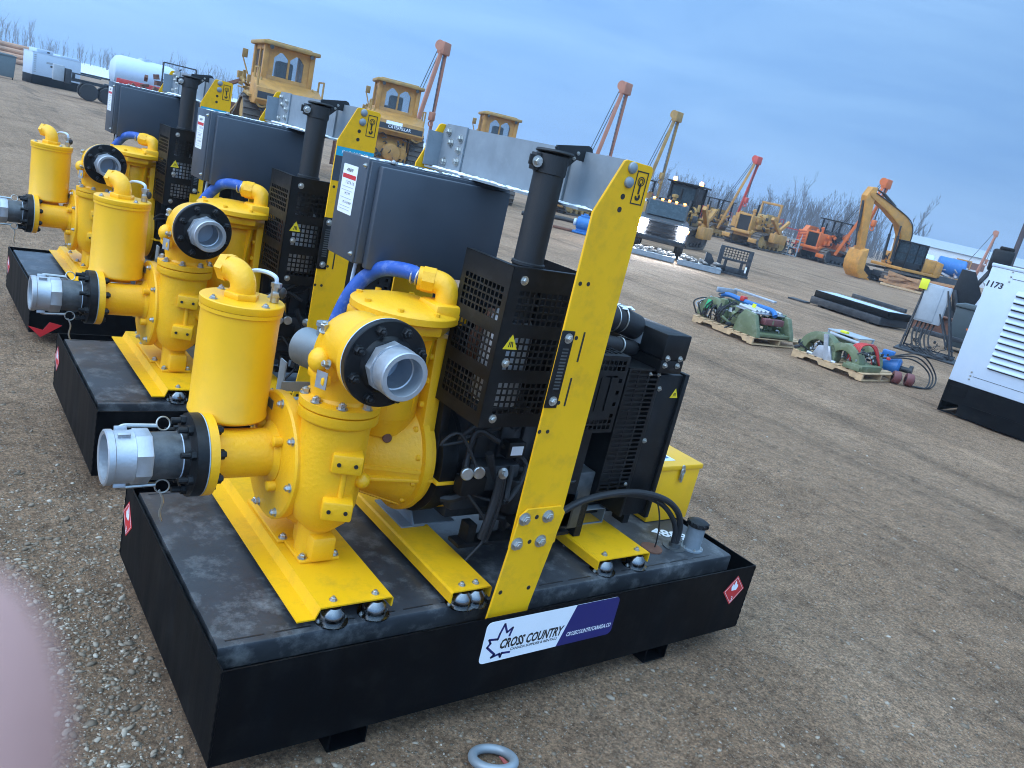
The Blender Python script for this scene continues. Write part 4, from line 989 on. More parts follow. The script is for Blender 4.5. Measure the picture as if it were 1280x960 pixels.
def dozer(loc, yaw, label, lift=0.):
    o = thing('bulldozer', label, 'bulldozer', loc, yaw, 'bulldozers seen from behind')
    for s in (-1, 1): high_track(o, 1.08 * s, .58)
    b = MB().box((.45, -.6, 1.5), (2.4, .6, 2.75), .08).box((-1.6, -.72, .7), (2.2, .72, 1.5), .06)
    b.prism([(-1.75, .75), (-1.8, 1.6), (-1.5, 2.0), (-1.1, 2.1), (-1.1, .7)], -.62, .62, 'y', .06)
    b.lathe([(.0, .0), (.22, .0), (.36, .05), (.42, .14), (.42, .3)], (-1.98, 0, 1.35), (1, 0, 0), 26)
    b.build('body', CATY, o)
    for s in (-1, 1): MB().prism([(-1.5, 2.32), (-.7, 2.42), (.2, 1.95), (1.5, 1.5), (1.5, 1.42), (.2, 1.86), (-.7, 2.34), (-1.5, 2.24)], .76 * s, 1.30 * s, 'y', .01).build('fender', CATD, o)
    tk = MB().prism([(-2.1, 2.22), (-2.02, 2.62), (-1.25, 2.95), (-1.0, 2.95), (-1.0, 2.05), (-1.95, 2.05)], -1.18, 1.18, 'y', .06).build('fuel_tank', CATY, o)
    fr = ((-2.10, 0, 2.22), (0, -1, 0), Vector((.08, 0, .40)).normalized())
    MB().sheet([(-1.12, .05), (1.12, .05), (1.12, .27), (-1.12, .27)], fr, .004, .004).build('black_stripe', INK, tk)
    text('CATERPILLAR', 'maker_lettering', WSTICK, tk, fr, -.32, .62, .10, .0, .012, .13)
    MB().sheet([(-.42, .25), (.25, .25), (.25, .385), (-.42, .385)], fr, .004, .010).build('sale_sticker', WSTICK, tk)
    MB().box((-2.15, -.14, .86), (-1.9, .24, 1.02), .02).build('hitch', REDP, o)
    cx0, cx1, cw = -1.15, .35, .80; zc, zt_ = 2.95, 4.05
    c = MB()
    for x in (cx0, cx1):
        for s in (-1, 1): c.box((x - .09, s * cw - .09, zc - .1), (x + .09, s * cw + .09, zt_), .02)
    c.box((cx0 - .06, -.88, zc - .18), (cx1 + .06, .88, zc + .14), .03)
    for s in (-1, 1): c.box((cx0, s * cw - .03, zt_ - .14), (cx1, s * cw + .03, zt_)); c.box((-.45, s * cw - .05, zc), (-.33, s * cw + .05, zt_ - .1))
    c.box((cx0 - .03, -cw, zt_ - .16), (cx0 + .03, cw, zt_)); c.box((cx0 - .035, -.035, zc + .14), (cx0 + .035, .035, zt_ - .16))
    for s in (-1, 1):
        c.box((cx0 - .035, s * .62 - .10, zc + .14), (cx0 + .035, s * .62 + .10, zt_ - .16)); c.prism([(s * .53, zt_ - .16), (s * .34, zt_ - .16), (s * .53, zt_ - .36)], cx0 - .034, cx0 + .034, 'x'); c.prism([(s * .034, zt_ - .16), (s * .22, zt_ - .16), (s * .034, zt_ - .32)], cx0 - .033, cx0 + .033, 'x')
    cab = c.build('cab', CATY, o)
    MB().box((cx0 - .32, -1.0, zt_ + .005), (cx1 + .25, 1.0, zt_ + .14), .04).box((cx0 + .1, -.8, zt_ + .14), (cx1 - .1, .8, zt_ + .2), .03).build('cab_roof', CATD, cab)
    MB().box((cx0 - .006, -cw + .09, zc + .15), (cx0 + .006, cw - .09, zt_ - .17)).build('rear_window', WINDOW, cab)
    for s in (-1, 1): MB().box((cx0 + .1, s * cw - .006, zc + .15), (cx1 - .1, s * cw + .006, zt_ - .17)).build('side_window', WINDOW, cab)
    MB().box((-.8, -.28, zc), (-.3, .28, zc + .7), .08).build('seat', INK, cab)
    for s in (-1, 1): MB().cyl((cx0 - .24, s * .7, zt_ - .03), (cx0 - .31, s * .7, zt_ - .05), .07, n=14).build('work_lamp', GLASS, cab)
    MB().cyl((1.1, .62, 2.7), (1.1, .62, 3.95), .075, n=14).build('exhaust_stack', BLKM, o)
    MB().lathe([(.1, 0), (.1, .35), (.16, .38), (.16, .5), (0, .54)], (1.6, .1, 2.74), (0, 0, 1), 16).build('air_cleaner', BLKM, o)
    clutter('hydraulic_lines', DSTEEL, o, (-2.05, -.9, 1.0), (-1.75, .9, 2.0), 30, 3, .55)
    clutter('deck_fittings', CATD, o, (-.9, -1.2, 2.3), (1.6, 1.2, 2.85), 34, 4, .2, .2)
    for s in (-1, 1):
        rr_ = MB()
        for x in (-1.9, -1.3): rr_.bar((x, 1.12 * s, 2.6), (x, 1.12 * s, 3.25), .05)
        rr_.bar((-1.9, 1.12 * s, 3.25), (-1.3, 1.12 * s, 3.25), .05)
        rr_.build('hand_rail', CATD, o); rr_ = MB()
        rr_.bar((cx1 + .3, .95 * s, 3.0), (cx1 + .55, 1.15 * s, 3.6), .04); rr_.box((cx1 + .5, 1.08 * s - .1, 3.55), (cx1 + .54, 1.08 * s + .1, 3.85), .02)
        rr_.build('mirror', CATD, o)
    bl = MB()
    bl.prism([(3.3, .12), (3.08, .6), (3.08, 1.4), (3.26, 1.9), (3.34, 1.9), (3.18, 1.4), (3.18, .6), (3.38, .12)], -2.05, 2.05, 'y')
    for s in (-1, 1): bl.bar((-.2, 1.5 * s, .5), (3.1, 1.6 * s, .5), .24); bl.bar((2.2, .4 * s, 2.3), (3.12, .6 * s, 1.4), .16); bl.box((2.8, 1.78 * s - .16, .2), (3.2, 1.78 * s + .16, 2.5), .03); bl.bar((1.9, .9 * s, 2.75), (3.1, 1.7 * s, 2.2), .12)
    bl.build('blade', RUST, o)
    for s in (-1, 1): MB().tube([(cx0 - .2, s * .9, 2.95), (cx0 - .8, s * 1.15, 2.35), (-1.95, s * 1.0, 2.0), (-2.0, s * .7, 2.05)], .035, 6).build('guard_rail', CATD, o)
    return o

dozer((10.13, 28.47, 0), R(84), 'left yellow bulldozer seen from behind, with two tall arched cab windows')
dozer((16.1, 30.86, 0), R(70), 'middle yellow bulldozer seen from behind, orange boom rising behind its cab')
dozer((23.54, 33.72, 0), R(64), 'yellow bulldozer with only its cab and exhaust showing above the nearest galvanised beam')

def pipelayer(loc, yaw, label, name='pipelayer', body=CATY, boom_mat=ORANGE, boom=True, striped=False, rops='arch', reach=(1.0, 6.9), group='pipelayers with tall booms', boom2=None):
    o = thing(name, label, 'pipelayer' if boom else 'crawler tractor', loc, yaw, group)
    for s in (-1, 1): track(o, 1.0 * s, 3.7, 1.0, .6, mat=CATD if body is CATY else DSTEEL)
    b = MB().box((.1, -.52, 1.05), (1.75, .52, 2.0), .08).box((-1.6, -.68, .6), (1.7, .68, 1.1), .05).box((-1.55, -.7, 1.1), (-.2, .7, 1.55), .05)
    b.box((.3, .52, 1.2), (1.3, .72, 1.5), .04); b.box((.5, -.72, 1.15), (1.4, -.52, 1.7), .05)
    b.build('body', body, o)
    f = MB()
    f.box((1.75, -.56, 1.0), (1.92, -.44, 2.05), .02).box((1.75, .44, 1.0), (1.92, .56, 2.05), .02).box((1.75, -.44, 1.93), (1.92, .44, 2.05), .02).box((1.75, -.7, .80), (2.05, .7, 1.0), .03)
    gr = f.build('radiator_surround', body, o)
    g = MB().box((1.80, -.44, 1.0), (1.84, .44, 1.93))
    for k in range(9): g.box((1.84, -.44, 1.05 + .1 * k), (1.87, .44, 1.075 + .1 * k))
    g.build('grille', INK, gr)
    for s in (-1, 1): MB().box((1.9, s * 1.0 - .3, .35), (2.02, s * 1.0 + .3, .62), .02).build('track_guard', body, o)
    MB().cyl((1.0, .2, 2.0), (1.0, .2, 2.75), .06, n=12).build('exhaust_stack', BLKM, o)
    MB().lathe([(.1, 0), (.1, .25), (.17, .27), (.17, .4), (0, .44)], (.6, -.2, 2.0), (0, 0, 1), 14).build('air_cleaner', body, o)
    st = MB().box((-1.1, -.3, 1.55), (-.6, .3, 1.75), .05).box((-1.2, -.3, 1.7), (-1.08, .3, 2.3), .05).build('seat', INK, o)
    r = MB()
    if rops == 'arch':
        for s in (-1, 1): r.box((-.95, s * .72 - .06, 1.5), (-.80, s * .72 + .06, 3.05), .02)
        r.box((-.95, -.78, 2.95), (-.80, .78, 3.10), .03)
        r.build('rops_arch', body, o)
    else:
        for x in (-1.35, .1):
            for s in (-1, 1): r.box((x - .05, s * .72 - .05, 1.5), (x + .05, s * .72 + .05, 3.0))
        r.box((-1.55, -.9, 3.0), (.35, .9, 3.08), .02); r.build('canopy', BLKM, o)
    # counterweight on the right, winch drum in the middle
    if striped:
        P = [(-.75, .75), (-.85, 1.9), (-.5, 2.35), (.5, 2.35), (.9, 1.9), (.8, .75)]
        cw = MB().prism(P, -1.75, -1.35, 'y', .03).build('counterweight', body, o)
        s_ = MB()
        for k in range(5): s_.sheet([(-.7 + .29 * k, .9), (-.60 + .29 * k, .9), (-.30 + .29 * k, 2.1 - .09 * k), (-.42 + .29 * k, 2.1 - .09 * k)], ((0, -1.752, 0), (1, 0, 0), (0, 0, 1)), .004, .0)
        s_.build('warning_stripes', DSTEEL, cw)
        s_ = MB()
        fr = ((.95, -1.55, 0), (0, 1, 0), (0, 0, 1))
        MB().box((.80, -1.95, .8), (.93, -1.15, 1.95), .03).build('striped_plate', body, o)
        for k in range(5): s_.sheet([(-.38, .82 + .22 * k), (-.38, .92 + .22 * k), (.38, 1.10 + .22 * k) if k < 4 else (.2, 1.9), (.38, 1.0 + .22 * k) if k < 4 else (.38, 1.9)], ((.93, -1.55, 0), (0, 1, 0), (0, 0, 1)), .004, .001)
        s_.build('warning_stripes', M('red_stripe', (.35, .05, .02), .5), cw)
    else:
        MB().box((-.7, -1.72, .85), (.7, -1.35, 1.75), .06).build('counterweight', body, o)
    wn = MB().cyl((-.35, -.5, 2.0), (-.35, .5, 2.0), .24, n=18).cyl((.05, -.45, 1.85), (.05, .45, 1.85), .2, n=18).box((-.7, -.6, 1.5), (.3, -.5, 2.3), .03).box((-.7, .5, 1.5), (.3, .6, 2.3), .03).build('winch', CATD if body is CATY else DSTEEL, o)
    clutter('hydraulic_lines', DSTEEL, o, (-1.2, -1.0, 1.1), (1.2, 1.1, 2.1), 46, len(label), .45)
    clutter('deck_fittings', body, o, (-1.5, -1.1, 1.2), (1.3, 1.1, 2.0), 26, len(label) + 1, .1, .25)
    rl = MB()
    for x in (-1.5, -1.1): rl.bar((x, .8, 1.5), (x, .8, 2.2), .035)
    rl.bar((-1.5, .8, 2.2), (-1.1, .8, 2.2), .035); rl.bar((-1.5, -.8, 1.5), (-1.5, -.8, 2.2), .035); rl.bar((-1.5, -.8, 2.2), (-1.5, .8, 2.2), .035)
    rl.build('guard_rail', REDP, o)
    if boom:
        dy, hz = reach; top = Vector((.0, 1.55 + dy, hz))
        legs = []
        for k, x in enumerate((-.95, .95)):
            bb = MB(); base = Vector((x, 1.5, .75)); tip = top + Vector((.22 * (1 if x > 0 else -1), 0, -.35))
            bb.bar(base, tip, .16, .20, bev=.01)
            bb.build('boom_leg', (boom_mat if k == 0 or boom2 is None else boom2), o)
        h = MB().box((top.x - .34, top.y - .2, top.z - .5), (top.x + .34, top.y + .2, top.z + .12), .05)
        for s in (-1, 1): h.cyl((top.x + s * .3 - .05, top.y - .1, top.z - .1), (top.x + s * .3 + .05, top.y - .1, top.z - .1), .26, n=18)
        h.build('boom_head', boom_mat, o)
        cb = MB()
        for k in (-.12, .12): cb.bar((top.x + k, top.y - .2, top.z), (-.35 + k, .1, 2.2), .028)
        cb.bar((top.x, top.y + .05, top.z - .4), (top.x, top.y + .05, 3.6), .03); cb.bar((top.x + .08, top.y + .05, top.z - .4), (top.x + .08, top.y + .05, 3.6), .03)
        cb.build('hoist_cable', DSTEEL, o)
        hk = MB().box((top.x - .12, top.y - .08, 3.2), (top.x + .2, top.y + .18, 3.65), .05).torus((top.x + .04, top.y + .05, 3.05), (1, 0, 0), .13, .04, 16, 6); hk.build('hook_block', boom_mat, o)
    else:
        bb = MB().bar((-.8, 1.5, .9), (1.3, 1.6, 2.1), .2).bar((.4, 1.45, 1.0), (-.9, 1.55, 2.1), .18).box((-.9, 1.35, .6), (.7, 1.75, 1.2), .05); bb.build('side_frame', CATY, o)
    return o

DULLO = M('faded_orange', (.42, .17, .10), .6, var=.2, scale=3, dirt=(.2, .12, .09), dscale=3, damt=.5)
REDB = M('boom_red', (.55, .07, .05), .5, var=.15, scale=3)
pipelayer((20.3, 38.3, 0), R(208), 'pipelayer hidden behind the middle bulldozer, its faded orange boom tallest in the yard', boom_mat=DULLO, reach=(.5, 7.0))
pipelayer((30.4, 35.0, 0), R(192), 'pipelayer with faded orange boom rising above the nearest galvanised beam', boom_mat=DULLO, reach=(.6, 7.5))
pipelayer((38.5, 38.3, 0), R(188), 'pipelayer behind the pickup truck, with a tan boom and dark canopy', boom_mat=CATD, reach=(.55, 7.4), rops='canopy')
pipelayer((53.6, 43.6, 0), R(184), 'yellow pipelayer with a bright red boom head, right of the pickup truck', boom_mat=REDB, boom2=CATY, reach=(1.2, 6.8), rops='canopy')
pipelayer((52.6, 38.0, 0), R(186), 'yellow crawler tractor with a roll bar and black grille, no boom raised', name='crawler_tractor', boom=False, group='crawler tractors without booms').scale = (1.18, 1.18, 1.18)
pipelayer((59.8, 36.4, 0), R(180), 'orange pipelayer with striped counterweight, left of the excavator', body=ORANGE, boom_mat=ORANGE, striped=True, rops='canopy', reach=(1.4, 6.3)).scale = (1.14, 1.14, 1.14)
pipelayer((92, 40.0, 0), R(200), 'most distant pipelayer, only its boom tip showing above the white generator', boom_mat=DULLO, reach=(.5, 6.6))

ct = pipelayer((30.5, 26.4, 0), R(205), 'muddy brown crawler tractor with a dark canopy, right behind the pickup truck', name='crawler_tractor', body=CATD, boom=False, rops='canopy', group='crawler tractors without booms')
cabm = MB().box((-1.3, -.70, 1.56), (.06, .70, 2.98), .03).build('cab', BLKM, ct); MB().box((.062, -.58, 1.9), (.072, .58, 2.85)).build('cab_glass', DWINDOW, cabm)
for k in (-1, 1): MB().lathe([(.10, 0), (.10, .12), (.07, .18), (0, .2)], (-.2, .7 * k, 3.09), (0, 0, 1), 14).build('beacon', AMBER, cabm)
o = thing('tube_rack', 'red and grey tube rack between the yellow crawler tractor and the orange pipelayer', 'rack', (55.6, 37.2, 0), R(120)); o.scale = (.62, .62, .8)
b = MB()
for z in (.1, .9, 1.7): b.bar((-1.6, 0, z), (1.6, 0, z), .07); b.bar((-1.6, 1.2, z), (1.6, 1.2, z), .07)
for x in (-1.6, -.5, .5, 1.6): b.bar((x, 0, .02), (x, 0, 2.3), .07); b.bar((x, 1.2, .02), (x, 1.2, 1.9), .07); b.bar((x, 0, .5), (x, 1.2, .5), .06)
b.build('rack_frame', GREYP, o)
b = MB()
for x in (-1.1, 1.1): b.bar((x, -.3, .02), (x, -.3, 2.6), .09)
b.bar((-1.1, -.3, 2.6), (1.1, -.3, 2.6), .09); b.bar((-1.1, -.3, 1.3), (1.1, -.3, 1.3), .09)
b.build('red_frame', REDP, o)
clutter('stored_tubes', DSTEEL, o, (-1.5, .1, .1), (1.4, 1.1, 1.2), 40, 9, .2, .25)
# ---- excavator
EXCY = M('excavator_yellow', (.56, .245, .04), .55, var=.2, scale=3, dirt=(.28, .16, .07), dscale=2.2, damt=.6)
def excavator(loc, yaw):
    o = thing('excavator', 'yellow excavator with its arm folded down and bucket resting on the ground', 'excavator', loc, yaw)
    for s in (-1, 1): track(o, 1.15 * s, 4.0, .95, .6, 0, DSTEEL)
    MB().cyl((0, 0, .7), (0, 0, 1.1), .65, n=24).box((-1, -.9, .4), (1, .9, .75), .05).build('undercarriage', DSTEEL, o)
    b = MB().box((-2.5, -1.3, 1.1), (1.0, 1.3, 1.3), .04).box((-2.0, -1.3, 1.3), (.1, -.25, 2.15), .06).box((-2.0, .35, 1.3), (-.9, 1.3, 2.15), .06)
    b.prism([(-2.75, 1.15), (-2.75, 2.1), (-2.0, 2.2), (-2.0, 1.15)], -1.3, 1.3, 'y', .1); b.build('house', EXCY, o)
    c = MB(); x0, x1, y0, y1 = -.75, .85, .38, 1.3
    for x in (x0, x1):
        for y in (y0, y1): c.box((x - .05, y - .05, 1.3), (x + .05, y + .05, 2.92), .015)
    c.box((x0 - .1, y0 - .06, 2.92), (x1 + .15, y1 + .06, 3.02), .04).box((x0, y0, 1.3), (x1, y1, 1.75), .03); c.box((x0, y1 - .03, 2.2), (x1, y1 + .03, 2.26)); c.box((x1 - .03, y0, 2.2), (x1 + .03, y1, 2.26)); c.box((0, y1 - .03, 1.7), (.06, y1 + .03, 2.92))
    cab = c.build('cab', BLKM, o)
    MB().box((x0 + .02, y0 + .02, 1.75), (x1 - .02, y1 - .02, 2.92)).build('cab_glass', DWINDOW, cab)
    P = [(.15, 1.35), (-.18, 2.3), (-.22, 3.3), (.12, 4.0), (.75, 4.45), (2.6, 5.05), (4.35, 5.5), (4.55, 5.3), (4.4, 5.1), (2.8, 4.55), (1.3, 3.85), (.75, 3.2), (.62, 2.3), (.7, 1.4)]
    bm_ = MB().prism(P, -.28, .28, 'y', .03).build('boom', EXCY, o)
    MB().sheet([(1.4, 4.3), (1.9, 4.48), (1.95, 4.72), (1.55, 4.62)], ((0, -.281, 0), (1, 0, 0), (0, 0, 1)), .004, 0).build('boom_decal', INK, bm_)
    text('CAT', 'boom_lettering', WSTICK, bm_, ((0, -.281, 0), (1, 0, 0), (0, 0, 1)), 1.55, 1.85, 4.42, 0, .008, .14)
    Q = [(4.05, 5.75), (4.45, 5.7), (4.75, 5.1), (3.85, 1.75), (3.55, 1.7), (3.45, 1.95), (3.95, 4.7)]
    stk = MB().prism(Q, -.24, .24, 'y', .03).build('stick', EXCY, o)
    K = [(3.45, 1.95), (3.9, 1.75), (4.05, 1.0), (3.95, .5), (3.5, .05), (2.9, .08), (2.75, .3), (3.3, .6), (3.35, 1.1)]
    kb = MB().prism(K, -.62, .62, 'y', .04)
    for k in range(5): kb.prism([(3.3, .10), (2.6, .02), (2.6, .10), (3.0, .25)], -.58 + .26 * k, -.46 + .26 * k, 'y')
    kb.build('bucket', EXCY, o)
    clutter('house_fittings', DSTEEL, o, (-2.3, -1.2, 1.2), (.4, .2, 2.2), 40, 5, .3, .22)
    bl_ = MB()
    for s in (-1, 1): bl_.tube([(.1, .31 * s, 2.2), (-.1, .31 * s, 3.4), (.5, .31 * s, 4.3), (2.4, .31 * s, 4.95), (4.1, .31 * s, 5.4)], .035, 6)
    bl_.build('boom_pipe', DSTEEL, o)
    cy = MB()
    for s in (-1, 1): cy.cyl((1.0, .36 * s, 1.5), (1.15, .36 * s, 3.2), .09, n=12).cyl((1.15, .36 * s, 3.2), (1.2, .36 * s, 3.85), .05, n=10)
    cy.build('boom_ram', DSTEEL, o); cy = MB().cyl((1.9, 0, 4.92), (3.2, 0, 5.50), .1, n=12).cyl((3.2, 0, 5.50), (4.1, 0, 5.70), .055, n=10); cy.build('stick_ram', DSTEEL, o); cy = MB().cyl((4.65, 0, 4.8), (4.35, 0, 2.9), .09, n=12).cyl((4.35, 0, 2.9), (4.1, 0, 2.0), .05, n=10)
    cy.build('bucket_ram', DSTEEL, o)
    return o
excavator((52.3, 26.1, 0), R(166))

# ---- pickup truck facing the camera, lamps on
def pickup(loc, yaw):
    o = thing('pickup_truck', 'dark pickup truck facing the camera with bright headlights and amber roof lights', 'pickup truck', loc, yaw)
    b = MB()
    b.prism([(2.55, .62), (2.62, 1.05), (2.50, 1.28), (1.2, 1.38), (1.05, 1.38), (-2.9, 1.38), (-2.95, .7), (-1.9, .62)], -.98, .98, 'y', .06)
    b.prism([(1.15, 1.36), (.45, 1.98), (-.2, 2.04), (-1.15, 2.0), (-1.3, 1.38)], -.82, .82, 'y', .08)
    body = b.build('body', TRUCKP, o)
    w = MB().prism([(1.12, 1.42), (.50, 1.965), (.52, 1.975), (1.15, 1.43)], -.74, .74, 'y').build('windshield', DWINDOW, body)
    for s in (-1, 1): MB().box((-1.0, s * .822 - .008, 1.46), (.6, s * .822 + .008, 1.88), .01).build('side_window', DWINDOW, body)
    g = MB().box((2.56, -.58, .78), (2.62, .58, 1.22), .02).build('grille', INK, body)
    c = MB()
    for z in (.82, .93, 1.04, 1.15, 1.225): c.box((2.62, -.58, z - .018), (2.66, .58, z + .018), .008)
    c.build('grille_bar', CHR, g)
    MB().box((2.52, -.98, .50), (2.76, .98, .72), .05).build('bumper', CHR, body)
    for s in (-1, 1):
        h = MB().box((2.55, s * .76 - .19, .98), (2.67, s * .76 + .19, 1.25), .06).build('headlight', LAMP, body)
        MB().box((2.60, s * .78 - .11, .78), (2.68, s * .78 + .11, .92), .04).build('fog_light', LAMP, body)
        MB().box((.85, s * 1.02, 1.45), (1.0, s * 1.22, 1.72), .04).build('mirror', TRUCKP, body)
        MB().box((2.45, s * .95 - .04, 1.06), (2.52, s * .95 + .05, 1.16), .02).build('turn_light', AMBER, body)
        for x in (1.65, -1.75):
            t = MB().lathe([(.24, -.13), (.39, -.13), (.41, -.08), (.41, .08), (.39, .13), (.24, .13)], (x, s * .84, .41), (0, s, 0), 28).build('wheel', RUB, o)
            MB().lathe([(0, .05), (.10, .08), (.24, .10), (.25, .13)], (x, s * .84, .41), (0, s, 0), 20).build('rim', CHR, t)
    for y in (-.62, -.28, 0, .28, .62): MB().box((.12, y - .05, 2.03), (.30, y + .05, 2.09), .02).build('roof_light', AMBER, body)
    MB().box((-.6, -.45, 2.03), (-.3, .45, 2.13), .03).build('light_bar', BLKM, body)
    return o
truck = pickup((23.7, 20.85, 0), R(223))
for k in (-1, 1):
    ld = bpy.data.lights.new('headlight_beam', 'SPOT'); ld.energy = 110; ld.spot_size = R(75); ld.spot_blend = .8; ld.shadow_soft_size = .08; ld.color = (.9, .95, 1.)
    lo = bpy.data.objects.new('headlight_beam', ld); C.objects.link(lo); lo.parent = truck; lo.location = (2.72, .76 * k, 1.11); lo.rotation_euler = (0, R(-82), 0)

# ---- white generators
def generator(loc, yaw, label, L, W, H, sk, number=None, far=False):
    o = thing('generator', label, 'generator', loc, yaw, 'white generators in the yard')
    s = MB()
    if far: s.box((0, 0, .02), (L, W, sk), .02)
    else:
        s.box((.0, 0, .26), (L, .02, sk)).box((.26, 0, .02), (L, .02, .26)).box((0, 0, .02), (.02, .02, .26)).box((.02, 0, .02), (.26, .02, .045)).box((.02, 0, .185), (.26, .02, .26)).box((0, W - .02, .02), (L, W, sk)).box((0, .02, .02), (.02, W - .02, sk)).box((0.02, .02, sk - .02), (L, W - .02, sk))
        s.box((.26, .02, .02), (.28, W - .02, .26)).box((.05, -.010, .30), (.30, 0, .315)).box((.05, -.010, .425), (.30, 0, .44)).box((.05, -.010, .315), (.062, 0, .425)).box((.288, -.010, .315), (.30, 0, .425)).box((.30, -.014, .20), (L, 0, .225))
    skd = s.build('skid_base', BLK, o)
    b = MB().box((.0, .0, sk + .002), (L, W, H - .05), .012).box((-.01, -.01, H - .05), (L + .01, W + .01, H), .012)
    body = b.build('enclosure', WHITE, o)
    if number:
        f = ((0, -.001, 0), (1, 0, 0), (0, 0, 1))
        text(number, 'stencilled_number', INK, body, f, .015, .235, 1.955, .12, .002, .088, bold=.03)
        lv = MB()
        for k in range(16):
            z = .84 + .098 * k
            if k > 11: break
            lv.prism([(-.001, z), (-.045, z + .002), (-.047, z + .012), (-.001, z + .070)], .44, 1.9, 'x')
        lv.build('louvre', WHITE, body)
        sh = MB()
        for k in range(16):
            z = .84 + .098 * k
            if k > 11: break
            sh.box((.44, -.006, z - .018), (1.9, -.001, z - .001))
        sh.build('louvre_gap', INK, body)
        p = MB().box((.30, -.004, .65), (2.0, -.001, .656)).box((.31, -.004, 2.13), (2.0, -.001, 2.136)); p.build('panel_seam', DSTEEL, body)
        for z in (.60, .655, .71, 2.085, 2.155, 2.226): bolt(body, (.265 if z < 1 else .287, -.001, z), (0, -1, 0), .010, .009)
    else:
        f = ((0, -.001, 0), (1, 0, 0), (0, 0, 1))
        lv = MB()
        for k in range(9): lv.box((.08, -.012, .75 + .13 * k), (.22, -.001, .80 + .13 * k))
        lv.build('louvre', GREYP, body)
        MB().box((1.5, -.02, 1.12), (1.62, -.001, 1.24), .01).build('door_latch', INK, body)
        sg = MB().sheet([(.85, 1.40), (1.25, 1.40), (1.25, 1.52), (.85, 1.52)], f, .003, .0).build('decal', GREYP, body)
        MB().sheet([(1.1, 1.22), (1.35, 1.22), (1.35, 1.33), (1.1, 1.33)], f, .003, .0).build('decal', DSTEEL, body)
        MB().box((.25, .1, H), (1.3, W - .1, H + .22), .04).box((1.7, .1, H), (L - .1, W - .1, H + .12), .03).build('roof_hood', WHITE, body)
        MB().box((.9, -.0, H + .06), (1.02, .1, H + .14)).build('roof_vent', INK, body)
    return o
# near generator: front face runs from the left corner towards the right of the picture
generator((11.73, 3.24, 0), math.atan2(2.067 - 3.245, 11.844 - 11.728), 'white louvred generator on a black skid at the right edge, stencilled 1173', 3.0, 1.3, 2.294, .507, '1173')
generator((5.95, 61.1, 0), math.atan2(62.022 - 61.101, 8.812 - 5.953), 'distant white generator on a black skid beside the white tank trailer', 3.05, 1.3, 2.0, .58, None, True)

# ---- waste bins
def bin_(loc, yaw, label, w, d, h, mat):
    o = thing('wheeled_bin', label, 'bin', loc, yaw, 'wheeled bins')
    MB().prism([(-w * .42, .12), (-w * .5, h), (w * .5, h), (w * .42, .12)], 0, d, 'y', .03).build('bin_body', mat, o)
    MB().prism([(-w * .53, h + .002), (-w * .53, h + .05), (-w * .3, h + .12), (w * .3, h + .12), (w * .53, h + .05), (w * .53, h + .002)], -.04, d + .04, 'y', .02).build('bin_lid', mat, o)
    for s in (-1, 1):
        for y in (.1, d - .1): MB().cyl((s * w * .38 - .03, y, .08), (s * w * .38 + .03, y, .08), .08, n=14).build('caster', RUB, o)
    return o
o = bin_((21.35, 7.30, 0), R(23 - 90), 'dark plastic bin with a red sticker, left of the white louvred generator', .85, .8, 1.15, BINM)
MB().sheet([(-.02, .62), (.12, .62), (.12, .67), (-.02, .67)], ((0, -.001, 0), (1, 0, 0), (0, 0, 1)), .003, .002).build('bin_sticker', ORANGE, o)
bin_((4.35, 59.6, 0), R(85 - 90), 'grey green bin cut off by the left edge of the picture', 1.15, .9, 1.35, M('bin_grey', (.10, .13, .14), .5))

# ---- loader arm behind the bin
o = thing('loader_arm', 'black loader arm with a white hood standing behind the dark plastic bin', 'loader arm', (26.6, 10.0, 0), R(115))
MB().prism([(-.55, .3), (-.62, 1.2), (-.1, 2.1), (.3, 2.1), (.35, 1.3), (.05, .3)], -.15, .15, 'y', .03).build('arm_plate', BLKM, o)
MB().prism([(-.6, 1.6), (-1.15, 2.25), (-1.02, 2.4), (-.4, 1.85)], -.5, .5, 'y', .04).prism([(-.4, 1.1), (-.62, 1.9), (-.85, 1.85), (-.8, 1.1)], -.4, .4, 'y', .04).build('white_hood', WHITE, o)
MB().box((-.95, -.35, 2.25), (-.35, .35, 2.95), .06).box((-.9, -.30, 2.95), (-.5, .3, 3.05), .02).build('head_block', BLKM, o)
MB().cyl((.25, 0, .5), (-.5, 0, 2.3), .07, n=12).cyl((-.2, .3, .3), (.3, .3, 1.4), .06, n=12).build('hydraulic_ram', DSTEEL, o)
MB().cyl((-.75, 0, .42), (-.75, .25, .42), .42, n=24).cyl((.4, 0, .42), (.4, .25, .42), .42, n=24).build('wheel', RUB, o)

# ---- pallets with pipe facing machines
def pallet(loc, yaw, label, L=1.4, W=1.2, group='wooden pallets with green machines'):
    o = thing('pallet', label, 'pallet', loc, yaw, group)
    for y in (.0, W / 2 - .02, W - .04):
        P = [(0, .02), (.22, .02), (.26, .07), (.50, .07), (.54, .02), (L - .54, .02), (L - .50, .07), (L - .26, .07), (L - .22, .02), (L, .02), (L, .115), (0, .115)]
        MB().prism(P, y, y + .04, 'y', .003, seg=1).build('stringer', WOOD, o)
    n = 9
    for k in range(n):
        x = k * (L - .11) / (n - 1); MB().box((x, -.005, .116), (x + .11, W + .005, .135), .003).build('deck_board', WOOD, o)
    for x in (0, L - .12): MB().box((x, 0, .002), (x + .12, W, .0195), .002).build('bottom_board', WOOD, o)
    return o
def along(p, q): return math.atan2(q[1] - p[1], q[0] - p[0])
ya = along((11.36, 7.92), (11.30, 6.55)); yb = along((11.70, 5.86), (11.75, 4.55))
pallet((11.36, 7.95, 0), ya, 'weathered pallet under the long green machine with the blue bar', 1.5, 1.55)
pallet((11.70, 5.88, 0), yb, 'pale new pallet under the green half ring clamps', 1.35, 1.3)

